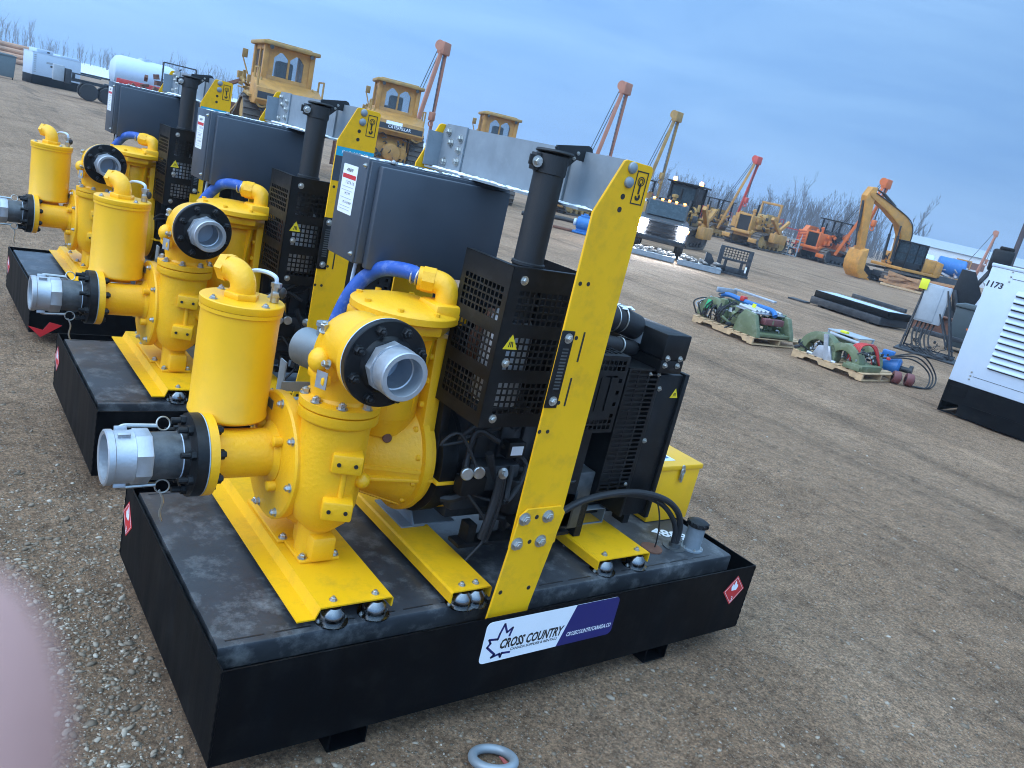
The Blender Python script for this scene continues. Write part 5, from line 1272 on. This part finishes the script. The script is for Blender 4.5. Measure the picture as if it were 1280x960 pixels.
def half_ring(b, x, y0, y1, r0, r1, z0, a0=-15, a1=195, n=16):
    P = circ(x, z0, r1, n, a0, a1) + list(reversed(circ(x, z0, r0, n, a0, a1)))
    b.prism(P, y0, y1, 'y', .006)
o = thing('pipe_machine', 'long green pipe machine with a blue bar on top and a green tag', 'machine', (11.36, 7.95, .136), ya)
b = MB(); half_ring(b, .28, .12, .26, .20, .33, .10); b.build('clamp_ring', GREENM, o); b = MB(); half_ring(b, .28, .75, .88, .20, .33, .10); b.build('clamp_ring', GREENM, o)
b = MB(); b.prism([(.95, 0), (1.0, .28), (1.1, .42), (1.35, .38), (1.5, .10), (1.52, 0)], .05, .15, 'y', .01).prism([(.95, 0), (1.0, .28), (1.1, .42), (1.35, .38), (1.5, .10), (1.52, 0)], 1.0, 1.12, 'y', .01).box((1.0, .15, .02), (1.5, 1.0, .08), .01); b.build('end_frame', GREENM, o)
b = MB(); b.prism([(.45, .05), (.5, .36), (.78, .42), (.95, .25), (.95, .05)], .25, .8, 'y', .03).build('motor_cover', GREENM, o)
b = MB()
for k in range(7): b.cyl((.85 + .0 * k, .2 + .12 * k, .44), (1.25, .2 + .12 * k, .42), .035, n=12)
b.box((.80, .15, .38), (1.28, 1.0, .41), .01); b.build('roller_bed', ALU, o)
MB().box((1.30, .3, .22), (1.42, .85, .34), .02).build('red_roller', M('maroon', (.16, .05, .05), .6), o)
MB().box((.02, .9, .58), (1.02, .98, .62), .008).box((.02, .4, .50), (.06, .98, .60), .008).build('alloy_rail', ALU, o)
MB().tube([(.05, .55, .46), (.2, .62, .50), (.55, .66, .47), (.9, .66, .47), (1.25, .62, .47), (1.38, .58, .40)], .045, 10).build('blue_bar', BLUEP, o)
MB().box((.46, .6, .46), (.56, .72, .56), .02).build('red_fitting', REDP, o)
MB().prism([(.12, .18), (.16, .36), (.24, .36), (.26, .18)], .095, .115, 'y', .005).build('green_tag', M('green_plastic', (.03, .42, .16), .5), o)
MB().prism([(1.02, .43), (1.04, .53), (1.12, .53), (1.10, .43)], .30, .31, 'y').build('yellow_tag', YTAG, o)
MB().sheet([(.58, .25), (.72, .25), (.72, .33), (.58, .33)], ((0, .249, 0), (1, 0, 0), (0, 0, 1)), .002, .002).build('white_label', WSTICK, o)
b = MB(); rnd = random.Random(2)
for k in range(12):
    x = rnd.uniform(-.05, .6); b.tube([(x, .1, .02), (x + rnd.uniform(-.1, .1), .05, .25), (x + rnd.uniform(-.1, .2), .3, rnd.uniform(.3, .45)), (x + .2, .5, .1)], .014, 6, 5)
b.build('hose', RUB, o)
b = MB(); rnd = random.Random(4)
for k in range(5): b.tube([(.0, .2 + .1 * k, .1), (-.2, .2 + .1 * k, .2 + .04 * k), (-.15, .5, .3), (.1, .6, .35)], .010, 6, 5)
b.build('cable', GREYP, o)
clutter('hose_fittings', DSTEEL, o, (.0, .05, .02), (.95, 1.0, .38), 70, 1, .5, .07); clutter('bright_fittings', ALU, o, (.1, .05, .04), (1.4, 1.0, .38), 34, 2, .25, .05); clutter('green_brackets', GREENM, o, (.0, .1, .02), (1.4, 1.0, .36), 40, 3, .1, .10)
o = thing('pipe_machine', 'green half ring clamp machine with a grey carriage and red hoses', 'machine', (11.70, 5.88, .136), yb)
b = MB(); half_ring(b, .38, .08, .30, .22, .36, .06); b.build('clamp_ring', GREENM, o)
b = MB(); half_ring(b, .86, .08, .30, .20, .33, .04); b.box((.98, .02, 0), (1.28, .7, .10), .01); b.build('clamp_ring', GREENM, o)
b = MB(); half_ring(b, .38, .75, .92, .22, .36, .06); b.build('clamp_ring', GREENM, o); b = MB(); half_ring(b, .86, .75, .92, .20, .33, .04); b.build('clamp_ring', GREENM, o)
MB().prism([(.34, .0), (.42, .20), (.62, .24), (.74, .0)], .02, .07, 'y', .008).build('carriage_plate', ALU, o)
MB().bar((.62, .05, .0), (.50, .02, .42), .07).cyl((.25, .05, .02), (.8, .05, .0), .03, n=12).build('hydraulic_ram', ALU, o)
MB().box((.2, .55, .44), (.82, 1.1, .46), .004).bar((.22, .58, .0), (.22, .58, .44), .03).bar((.80, .58, .0), (.80, .58, .44), .03).bar((.22, 1.08, .0), (.22, 1.08, .44), .03).bar((.80, 1.08, .0), (.80, 1.08, .44), .03).cyl((.3, .5, .40), (.86, .5, .38), .03, n=10).build('alloy_table', GREYP, o)
MB().box((.44, .545, .462), (.56, .64, .50), .003).build('yellow_tag', YTAG, o)
b = MB(); rnd = random.Random(9)
for k in range(5): b.tube([(.92 + .05 * k, .15, .12), (.95 + .03 * k, .2, .38), (1.1, .5 + .03 * k, .40), (1.2, .75, .1)], .016, 6, 5)
b.cyl((1.0, .2, .1), (1.02, .2, .32), .05, n=12).build('red_hose', REDP, o)
MB().box((.96, -.02, .0), (1.26, .015, .07), .004).build('tooth_bar', GREENM, o)

clutter('hose_fittings', DSTEEL, o, (.0, .05, .02), (1.2, .95, .30), 60, 4, .5, .07); clutter('bright_fittings', ALU, o, (.1, .05, .02), (1.2, .9, .28), 28, 5, .3, .05); clutter('red_fittings', REDP, o, (.9, .1, .05), (1.25, .9, .32), 8, 6, .6, .05)
# blue motor with red couplings lying beside the pale pallet
o = thing('electric_motor', 'blue electric motor lying on dirt beside the pale new pallet', 'motor', (13.2, 5.2, 0), R(-70))
MB().lathe([(0, 0), (.15, 0), (.17, .03), (.17, .42), (.13, .46), (0, .46)], (0, 0, .20), (1, 0, 0), 28).box((.05, -.15, .02), (.4, .15, .06), .01).box((.1, -.08, .35), (.3, .08, .45), .01).build('motor_housing', BLUEP, o)
MB().lathe([(.05, .46), (.05, .6), (.1, .6), (.1, .66), (0, .66)], (0, 0, .2), (1, 0, 0), 16).build('shaft', DSTEEL, o)
for k in range(2):
    q = thing('hose_coupling', ('front', 'rear')[k] + ' red ring coupling on the dirt beside the blue motor', 'coupling', (12.75 + .22 * k, 4.55 - .12 * k, .0), R(-60), 'red couplings')
    MB().lathe([(.05, 0), (.10, 0), (.11, .02), (.11, .1), (.10, .12), (.05, .12)], (0, 0, .11), (1, .2, 0), 22, caps=False).build('coupling_ring', M('maroon', (.16, .05, .05), .6), q)
    MB().lathe([(.0, .01), (.06, .01), (.06, .14), (0, .14)], (0, 0, .11), (1, .2, 0), 16).build('hub', DSTEEL, q)
b = MB()
for k in range(3): b.tube([(13.0, 5.0, .3), (13.3 + .1 * k, 4.6, .42 + .05 * k), (13.55 + .12 * k, 4.35, .25), (13.4 + .1 * k, 4.25, .02), (13.0, 4.35, .02)], .013, 6, 8)
tag(b.build('loose_cable', RUB), 'black looped cable beside the blue motor', 'cable')

# ---- electrical enclosure on its stand
o = thing('electrical_cabinet', 'grey electrical cabinet with a yellow tag on a black leg stand', 'cabinet', (18.6, 7.05, 0), R(-70))
MB().box((-.30, -.14, .72), (.26, .16, 1.62), .015).build('cabinet_body', GREYP, o)
MB().box((-.28, -.16, .76), (.10, -.141, 1.58), .008).build('cabinet_door', GREYP, o)
MB().box((-.42, -.2, 1.46), (-.24, -.165, 1.70), .004).build('yellow_tag', YTAG, o)
b = MB()
for x, y in ((-.33, -.3), (-.33, .3)): b.bar((x * .9, y * .4, 1.5), (x * 1.1, y, .02), .035)
for x, y in ((.75, -.32), (.75, .32)): b.bar((.2, y * .4, 1.55), (x, y, .02), .035); b.bar((.2, y * .4, 1.0), (x * .8, y, .25), .03)
b.bar((-.36, -.3, .08), (.8, -.32, .08), .035); b.bar((-.36, .3, .08), (.8, .32, .08), .035); b.bar((.78, -.32, .06), (.78, .32, .06), .035); b.bar((-.36, -.3, .3), (-.36, .3, .3), .03)
b.build('leg_stand', DSTEEL, o)
b = MB()
for k in range(5): b.tube([(-.2 + .09 * k, 0, .72), (-.22 + .09 * k, -.1, .4), (-.1 + .1 * k, -.25, .12), (.1 + .12 * k, -.45, .03), (.3, -.3 - .1 * k, .03)], .02, 7, 6)
b.build('cable', RUB, o)
b = MB(); rnd = random.Random(6)
for k in range(14): x = rnd.uniform(-.3, .8); y = rnd.uniform(-.6, .2); b.box((x, y, .04), (x + rnd.uniform(.05, .2), y + rnd.uniform(.04, .12), .04 + rnd.uniform(.03, .1)), .005)
b.box((-.45, -.65, .0), (.95, .35, .035), .005); b.build('parts_tray', DSTEEL, o)

clutter('cable_ends', RUB, o, (-.3, -.5, .05), (.7, .3, .35), 26, 7, .8, .06)
# ---- steel
yw = along((22.35, 12.42), (22.0, 9.2))
o = thing('steel_slab', 'lower black steel slab of the stack right of the grey cabinet tag', 'steel slab', (21.9, 12.3, 0), yw + .0, 'stacked black steel slabs')
o['label'] = 'lower black steel slab of the stack behind the pallets'
MB().box((0, 0, .05), (2.55, 1.35, .27), .01).box((.3, .05, .0), (.4, .85, .05)).box((2.1, .05, .0), (2.2, .85, .05)).build('slab', DSTEEL, o)
o = thing('steel_slab', 'upper black steel slab with a pale top, on the stack behind the pallets', 'steel slab', (21.95, 12.25, .275), yw + .03, 'stacked black steel slabs')
MB().box((0, 0, 0), (2.6, 1.25, .20), .01).build('slab', BLK, o); MB().box((.05, .05, .201), (2.55, 1.0, .207)).build('frost_sheet', M('frosted_sheet', (.42, .50, .58), .6, var=.2), o)
tag(MB().box((0, 0, 0), (1.9, .12, .12), .01).build('square_tube', DSTEEL, None, loc=(23.1, 11.7, .49), rz=yw), 'black square tube lying on the black steel slabs', 'steel tube')
tag(MB().box((0, 0, .0), (.6, .4, .05), .005).build('flat_plate', DSTEEL, None, loc=(21.6, 12.9, 0), rz=yw + .3), 'small dark plate on dirt at the left end of the slabs', 'steel plate')
o = thing('rusty_beam', 'rust brown steel beam lying behind the grey electrical cabinet', 'steel beam', (24.6, 10.3, 0), R(-65))
MB().box((0, 0, .02), (5, .5, .05)).box((0, .22, .05), (5, .28, .55)).box((0, 0, .55), (5, .5, .58)).build('beam', RUST, o)
o = thing('grey_rail', 'grey tow rail on the dirt between the cabinet and the dark bin', 'rail', (20.4, 8.2, 0), R(-62))
MB().box((0, 0, .28), (2.2, .12, .40), .01).box((.2, .02, .02), (.28, .1, .28)).box((1.9, .02, .02), (1.98, .1, .28)).box((1.8, -.3, .1), (2.3, .4, .22), .02).build('rail', DSTEEL, o)

# ---- fork frame
o = thing('fork_frame', 'dark steel pallet fork frame standing upright on the open dirt', 'fork frame', (23.2, 16.55, 0), R(37 - 90) + .12)
b = MB()
for x in (-.60, .44): b.box((x, -.05, .02), (x + .16, .06, 1.0), .008)
b.box((-.44, -.02, .10), (.44, .0, .30), .004)
b.box((-.58, -.02, .94), (.58, .06, 1.0), .008).box((-.58, -.02, .52), (.58, .06, .60), .008).box((-.62, -.1, .02), (.62, .1, .10), .008)
b.box((-.34, -.02, .1), (-.24, .06, .55)).box((.24, -.02, .1), (.34, .06, .55)); b.build('frame', DSTEEL, o)
b = MB()
for k in range(10): x = -.48 + .105 * k; b.box((x, .0, .60), (x + .025, .03, .94))
for z in (.68, .77, .86): b.box((-.5, .031, z), (.5, .05, z + .02))
b.build('mesh_guard', BLKM, o)
MB().box((.44, -.06, .2), (.50, -.03, .42), .004).build('white_label', WSTICK, o)

# ---- pallets and scrap before the truck
for k, (x, y) in enumerate(((20.0, 18.55), (21.1, 17.3))):
    o = thing('load_pallet', ('left', 'right')[k] + ' low metal pallet heaped with grey rubble before the pickup truck', 'pallet', (x, y, 0), R(-48), 'rubble pallets')
    MB().box((0, 0, .16), (1.55, 1.2, .20), .006).box((0, 0, .02), (1.55, .06, .16)).box((0, 1.14, .02), (1.55, 1.2, .16)).box((.1, -.012, .06), (.5, 0, .12)).build('tray', GALV, o)
    b = MB(); rnd = random.Random(20 + k)
    for j in range(70):
        x_ = rnd.uniform(.1, 1.45); y_ = rnd.uniform(.1, 1.1); b.ell((x_, y_, .2 + .12 * rnd.random()), (rnd.uniform(.05, .12), rnd.uniform(.05, .12), rnd.uniform(.03, .08)), 7)
    b.build('rubble', M('pale_rubble', (.20, .18, .165), .8, var=.3, scale=8), o)
o = thing('steel_plate', 'leaning dark steel plate at the right end of the rubble pallets', 'steel plate', (21.9, 16.8, 0), R(-20))
MB().prism([(0, .02), (.55, .02), (.62, .1), (.2, .62), (0, .66)], 0, .05, 'y', .004).box((0, .05, .02), (.05, .5, .1)).build('plate', DSTEEL, o)

# ---- blue pump with hose
o = thing('blue_pump', 'small blue pump with white fitting standing on dirt behind the mast', 'pump', (21.1, 22.6, 0), R(-45))
MB().lathe([(0, 0), (.22, 0), (.27, .06), (.27, .55), (.2, .62), (0, .62)], (-.3, 0, .42), (1, 0, 0), 26).box((-.4, -.3, .02), (.6, .3, .1), .01).prism([(-.3, .1), (.4, .1), (.25, .35), (-.15, .35)], -.15, .15, 'y', .02).cyl((0, 0, .6), (0, 0, .82), .10, n=16).box((-.2, -.1, .66), (.25, .1, .76), .02).build('pump_body', BLUEP, o)
MB().lathe([(.09, -.14), (.15, -.12), (.15, -.04), (.1, 0)], (-.3, 0, .42), (1, 0, 0), 20).build('white_fitting', WHITE, o)
MB().tube([(-.42, 0, .42), (-.9, .1, .42), (-1.8, .2, .36), (-2.6, .25, .25)], .09, 12).build('suction_hose', RUB, o)
MB().box((-1.2, -.2, .02), (-.4, .2, .10), .01).build('wood_block', RUST, o)

# ---- timber, drum and heap right of the excavator
for k, (x, y, lb) in enumerate(((49.9, 24.0, 'orange brown timber pile on a low skid, left of the dark bin'), (51.6, 22.2, 'orange brown timber pile on a low skid, nearer the loader arm'))):
    o = thing('timber_pile', lb, 'timber pile', (x, y, 0), R(-62 + 6 * k), 'timber piles')
    MB().box((-1.3, -.8, .02), (1.3, .8, .14), .01).build('skid', WOOD, o)
    rnd = random.Random(30 + k)
    for j in range(16):
        a = rnd.uniform(-.5, .5); x_, y_, z_ = rnd.uniform(-.3, .3), rnd.uniform(-.55, .55), .22 + .055 * j * rnd.uniform(.4, 1.)
        d = Vector((math.cos(a), math.sin(a), rnd.uniform(-.12, .12))) * rnd.uniform(.8, 1.25)
        MB().bar(Vector((x_, y_, z_)) - d, Vector((x_, y_, z_)) + d, .11, .15).build('timber', (ORANGE if j == 13 else M('rough_timber', (.40, .21, .10), .8, var=.3)), o)
tag(MB().lathe([(0, 0), (.55, .05), (.62, .12), (.62, 1.7), (.55, 1.78), (0, 1.82)], (0, 0, 0), (1, 0, 0), 26).build('blue_tank', BLUEP, None, loc=(55.2, 25.0, 2.0), rz=R(-60)), 'blue cylindrical tank lying on the heap before the white building', 'tank')
tag(MB().lathe([(0, 0), (.55, .05), (.62, .12), (.62, 1.7), (.55, 1.78), (0, 1.82)], (0, 0, 0), (1, 0, 0), 26).build('white_tank', WHITE, None, loc=(55.6, 27.4, 1.9), rz=R(-60)), 'white cylindrical tank beside the blue one, behind the excavator cab', 'tank')
o = tag(MB().box((-1.0, -1.9, .0), (1., 1.9, 1.30), .05).build('scrap_bin', DSTEEL, None, loc=(55.4, 24.8, 0), rz=R(25)), 'dark open scrap bin right of the excavator cab', 'scrap bin')
b = MB(); rnd = random.Random(41)
for j in range(90):
    p = Vector((rnd.uniform(-.8, .8), rnd.uniform(-1.6, 1.6), rnd.uniform(1.33, 1.9))); b.bar(p, p + Vector((rnd.uniform(-.6, .6), rnd.uniform(-.6, .6), rnd.uniform(-.1, .35))), rnd.uniform(.05, .2))
tag(b.build('scrap_heap', M('mixed_scrap', (.45, .42, .42), .6, var=.5, scale=1.5, dirt=(.35, .12, .08), dscale=1.2, damt=.8), None, loc=(55.4, 24.8, 0), rz=R(25)), 'pale and reddish scrap heaped in the dark open bin', 'scrap', kind='stuff')

# ---- pole, building
tag(MB().lathe([(.13, 0), (.10, 9.5), (0, 9.55)], (0, 0, 0), (.0, .0, 1), 14).build('utility_pole', M('pole_wood', (.07, .055, .06), .8, var=.2), None, loc=(40.9, 14.75, 0)), 'dark bare utility pole rising behind the white louvred generator', 'pole')
o = thing('building', 'long white metal building behind the scrap on the right', 'building', (124, 66, 0), R(-63))
MB().box((0, 0, 0), (40, 14, 4.2), .02).build('wall', CONC, o)
MB().prism([(-.3, 4.22), (7, 5.6), (14.3, 4.22)], -.3, 40.3, 'x').build('roof', GREYP, o)
MB().box((9.0, -.05, 2.3), (13.5, -.001, 3.3)).build('window', RUST, o)

# ---- white tank trailer on the left
def tank_trailer(loc, yaw):
    o = thing('tank_trailer', 'white round tank trailer with double wheels behind the farthest pump', 'tank trailer', loc, yaw)
    MB().lathe([(0, 0), (.5, .06), (.82, .25), (.92, .55), (.92, 3.2), (.82, 3.5), (.5, 3.7), (0, 3.75)], (1.3, 0, 2.0), (1, 0, 0), 36).build('tank', WHITE, o)
    MB().cyl((3.1, 0, 2.85), (3.1, 0, 3.02), .3, n=20).build('manway', WHITE, o)
    b = MB().box((-.6, -.5, .9), (5.3, -.38, 1.06)).box((-.6, .38, .9), (5.3, .5, 1.06)).box((1.2, -.9, 1.06), (5.1, .9, 1.12)).box((-.9, -.6, .7), (-.6, .6, 1.5), .03).box((-.5, -.6, 1.3), (.9, .6, 1.36)).box((-.5, -.6, 1.06), (-.42, .6, 1.3)); b.build('chassis', DSTEEL, o)
    for x in (.3, 1.3, 3.9):
        for s in (-1, 1):
            w = MB().lathe([(.25, -.14), (.45, -.14), (.48, -.08), (.48, .08), (.45, .14), (.25, .14)], (x, s * .85, .48), (0, s, 0), 22).build('wheel', RUB, o)
            MB().lathe([(0, .06), (.1, .1), (.25, .1)], (x, s * .85, .48), (0, s, 0), 14).build('rim', GREYP, w)
    MB().box((-1.5, -.45, .75), (-.95, .45, 1.6), .03).build('tool_box', GREYP, o)
    return o
tank_trailer((7.55, 52.6, 0), R(-4))
o = thing('red_flat_deck', 'red rail of a flat deck trailer behind the farthest control panel', 'trailer', (8.25, 46.9, 0), R(-10))
MB().box((0, 0, 1.32), (2.7, .14, 1.68), .02).box((0, 0, 1.2), (2.7, 2.0, 1.31), .01).build('red_rail', REDP, o)
for x in (.6, 1.6): MB().lathe([(.2, -.12), (.42, -.12), (.44, 0), (.42, .12), (.2, .12)], (x, .3, .45), (0, 1, 0), 20).build('wheel', RUB, o)
tag(MB().lathe([(0, 0), (.4, .04), (.72, .2), (.8, .5), (.8, 2.0), (.7, 2.3), (.4, 2.45), (0, 2.5)], (0, 0, 1.75), (1, 0, 0), 30).box((.2, -.6, .0), (.4, .6, 1.2)).box((2.1, -.6, 0), (2.3, .6, 1.2)).build('white_tank', WHITE, None, loc=(11.2, 48.6, 0), rz=R(-6)), 'white tank on legs between the red rail and the farthest beam', 'tank')
o = thing('rusty_attachment', 'rusty tracked attachment with dark frame behind the farthest pump', 'machine', (9.35, 43.6, 0), R(-8))
b = MB(); rnd = random.Random(12)
for j in range(26): p = Vector((rnd.uniform(-.9, .5), rnd.uniform(-.4, .4), rnd.uniform(.6, 2.2))); b.bar(p, p + Vector((rnd.uniform(-.5, .5), rnd.uniform(-.3, .3), rnd.uniform(-.3, .3))), rnd.uniform(.08, .26))
b.box((-.8, -.5, .02), (.6, .5, .6), .05); b.build('machine_body', RUST, o)
b = MB()
for p, q in (((.35, 0, 1.8), (.35, 0, 2.95)), ((.35, 0, 2.95), (1.9, 0, 2.95)), ((1.9, 0, 2.95), (1.9, 0, 1.6)), ((.35, 0, 2.1), (1.9, 0, 2.1)), ((.5, 0, 2.1), (1.2, 0, 2.8))): b.bar(p, q, .06)
b.box((.9, -.2, 2.1), (1.2, .2, 2.6), .03); b.bar((.35, 0, .1), (.35, 0, 1.8), .06); b.bar((1.9, 0, .02), (1.9, 0, 1.6), .06); b.build('frame', DSTEEL, o)
tag(MB().prism([(0, 0), (1.0, .0), (.72, .52), (.1, .52)], -.12, .0, 'y').build('steel_wedge', GALV, None, loc=(1.35, 9.2, .0), rz=R(-8)), 'pale sheet of metal leaning beside the farthest pump', 'metal sheet') if 0 else None

# ---- far left: stacked pipe and field
o = thing('pipe_stack', 'long orange pipe stack far beyond the distant white generator', 'pipe stack', (6.2, 112, 0), R(2))
b = MB()
for r_ in range(4):
    for k in range(9 - r_): b.cyl((0, k * .62 + r_ * .31, .31 + .54 * r_), (5.2, k * .62 + r_ * .31, .31 + .54 * r_), .30, n=10)
b.build('pipe', M('pipe_coating', (.45, .24, .14), .6, var=.3, scale=.6), o)
me = bpy.data.meshes.new('snow_field'); me.from_pydata([(-400, 150, .3), (250, 150, .3), (250, 440, 1.2), (-400, 440, 1.2)], [], [(0, 1, 2, 3)]); me.materials.append(M('field_snow', (.62, .63, .64), .9, var=.15, scale=.05, dirt=(.3, .27, .22), dscale=.05, damt=.5))
tag(bpy.data.objects.new('snow_field', me), 'thin snow on the far field', None, None, 'structure'); C.objects.link(bpy.data.objects['snow_field'])

# ---- bare trees
BARK = M('bare_bark', (.10, .085, .08), .9, var=.2, scale=.5)
def bare_tree(b, x, y, h, rnd, full=1., levels=3, thin=1.):
    def br(p, d, L, r, lv):
        n = 3; pts = [p]; q = p; dd = d
        for k in range(n):
            dd = (dd + Vector((rnd.gauss(0, .07), rnd.gauss(0, .07), .10))).normalized(); q = q + dd * L / n; pts.append(q)
        b.tube(pts, lambda t: max(r * (1 - .8 * t), .014), 3, 0)
        if lv < levels:
            for j in range(int((9, 6, 4)[lv] * full)):
                t = rnd.uniform(.2 if lv else .18, .98); i = min(int(t * n), n - 1); s = pts[i].lerp(pts[i + 1], t * n - i)
                a = rnd.uniform(0, 2 * PI); side = Vector((math.cos(a), math.sin(a), 0)); nd = (dd * rnd.uniform(.9, 1.4) + side * rnd.uniform(.35, .75) + Vector((0, 0, .25))).normalized()
                br(s, nd, L * rnd.uniform(.28, .46), r * .42, lv + 1)
    br(Vector((x, y, 0)), Vector((rnd.gauss(0, .04), rnd.gauss(0, .04), 1)).normalized(), h, h * .011 * thin, 0)
rnd = random.Random(77)
def polar(az, D): return -.81 + D * math.cos(R(az)), -2.03 + D * math.sin(R(az))
b = MB()
for k in range(330):
    az = rnd.uniform(29.4, 44.5); D = rnd.uniform(175, 260); x, y = polar(az, D)
    bare_tree(b, x, y, rnd.uniform(4.5, 7.8) * (1.12 if az < 36 else .85) * (1.12 if rnd.random() < .1 else 1), rnd, .9, 2 if rnd.random() < .55 else 3)
for k in range(260):
    az = rnd.uniform(29.0, 44.8); D = rnd.uniform(172, 230); x, y = polar(az, D)
    for j in range(3): bare_tree(b, x + rnd.gauss(0, .5), y + rnd.gauss(0, .5), rnd.uniform(2.2, 4.2), rnd, .8, 1, 1.6)
tag(b.build('bare_wood', BARK), 'bare leafless wood behind the pipelayers and excavator', 'wood', kind='stuff')
for k, (az, D, h, lb) in enumerate(((27.9, 150, 9.0, 'thin bare tree standing alone right of the excavator arm'), (27.0, 152, 7.6, 'small bare tree at the right end of the wood, above the excavator cab'))):
    x, y = polar(az, D); b = MB(); bare_tree(b, 0, 0, h, rnd); tag(b.build('bare_tree', BARK, None, loc=(x, y, 0)), lb, 'tree', 'lone bare trees')
b = MB()
for k in range(420):
    az = rnd.uniform(68, 100); D = rnd.uniform(330, 430); x, y = polar(az, D)
    bare_tree(b, x, y, rnd.uniform(5, 9) * (1.15 if az > 84 or az < 77 else .8), rnd, .8, 2, 1.6)
tag(b.build('bare_wood', BARK), 'hazy bare wood along the far field on the left', 'wood', kind='stuff')

# ---- lifting ring on the gravel in front
o = tag(MB().torus((0, 0, 0), (.1, .25, 1), .078, .0175, 40, 14).build('steel_ring', GALV, None, loc=(.962, -.262, .033)), 'galvanised lifting ring lying on gravel at the bottom edge', 'ring')
MB().prism([(.030, -.05), (.052, -.045), (.046, .0), (.036, .01)], -.012, -.008, 'z').build('red_tag', M('faded_red_tag', (.30, .06, .05), .6), o)

# ---- the photographer's hand, one fingertip reaching over the lens
def hand():
    rows = dict(right=RM[0], down=RM[1], fwd=RM[2]); o = Vector((-.8114, -2.0320, 2.1120))
    X = lambda r, d, f: o + (RM[0] * (r + 6.2) + RM[1] * d + RM[2] * f) * .001
    V = []; E = []; Rd = []
    def chain(start, pts):
        prev = start
        for (r, d, f, rad) in pts:
            V.append(X(r, d, f)); Rd.append(rad * .00125); E.append((prev, len(V) - 1)); prev = len(V) - 1
        return prev
    V.append(X(-84, 92, -78)); Rd.append(.024)
    pal = chain(0, [(-90, 72, -52, 26)])
    chain(pal, [(-94, 44, -22, 12), (-70, 27, 14, 9.4), (-48, 18.5, 27, 8.8), (-32, 15.6, 30, 8.8), (-25.0, 15.4, 30, 8.6)])
    chain(pal, [(-97, 58, -22, 12), (-74, 47, 14, 9.4), (-50, 41, 26, 8.6), (-30, 37, 28, 7.6)])
    chain(pal, [(-96, 74, -22, 11.5), (-74, 67, 12, 9), (-52, 61, 24, 8.2), (-34, 57, 26, 7.2)])
    chain(pal, [(-92, 90, -24, 10.5), (-75, 85, 6, 7.6), (-58, 80, 17, 7), (-44, 76, 19, 6.2)])
    chain(pal, [(-66, 66, -58, 13), (-44, 52, -46, 10.5), (-22, 42, -38, 9.5), (-4, 36, -33, 8)])
    chain(0, [(-80, 130, -130, 25), (-76, 190, -215, 30), (-72, 250, -300, 34)])
    me = bpy.data.meshes.new('hand_skeleton'); me.from_pydata(V, E, [])
    ob = bpy.data.objects.new('hand_skeleton', me); C.objects.link(ob)
    sk = ob.modifiers.new('skin', 'SKIN'); sk.use_smooth_shade = True; sk.branch_smoothing = .4
    for i, r in enumerate(Rd): me.skin_vertices[0].data[i].radius = (r, r); me.skin_vertices[0].data[i].use_root = (i == 0)
    ob.modifiers.new('sub', 'SUBSURF').levels = 2
    dg = bpy.context.evaluated_depsgraph_get(); dg.update()
    m2 = bpy.data.meshes.new_from_object(ob.evaluated_get(dg)); bpy.data.objects.remove(ob); m2.name = 'hand'
    m2.polygons.foreach_set('use_smooth', [True] * len(m2.polygons))
    m2.materials.clear(); m2.materials.append(M('skin', (.66, .36, .31), .55, var=.12, scale=90, bump=.15, bscale=900))
    h = bpy.data.objects.new('hand', m2); C.objects.link(h)
    return tag(h, "photographer's hand, blurred pink fingertip covering the lower left corner", 'hand')
hand()

# ---- damp winter air
hz = bpy.data.materials.new('haze'); hz.use_nodes = True; nt = hz.node_tree; nt.nodes.remove(nt.nodes['Principled BSDF'])
pv = nt.nodes.new('ShaderNodeVolumePrincipled'); pv.inputs['Density'].default_value = .0008; pv.inputs['Color'].default_value = (.74, .83, .95, 1)
nt.links.new(pv.outputs[0], nt.nodes['Material Output'].inputs['Volume'])
hb = MB().box((-560, -120, -1), (560, 560, 26)).build('haze', hz); tag(hb, 'thin blue grey winter haze over the yard', kind='stuff')
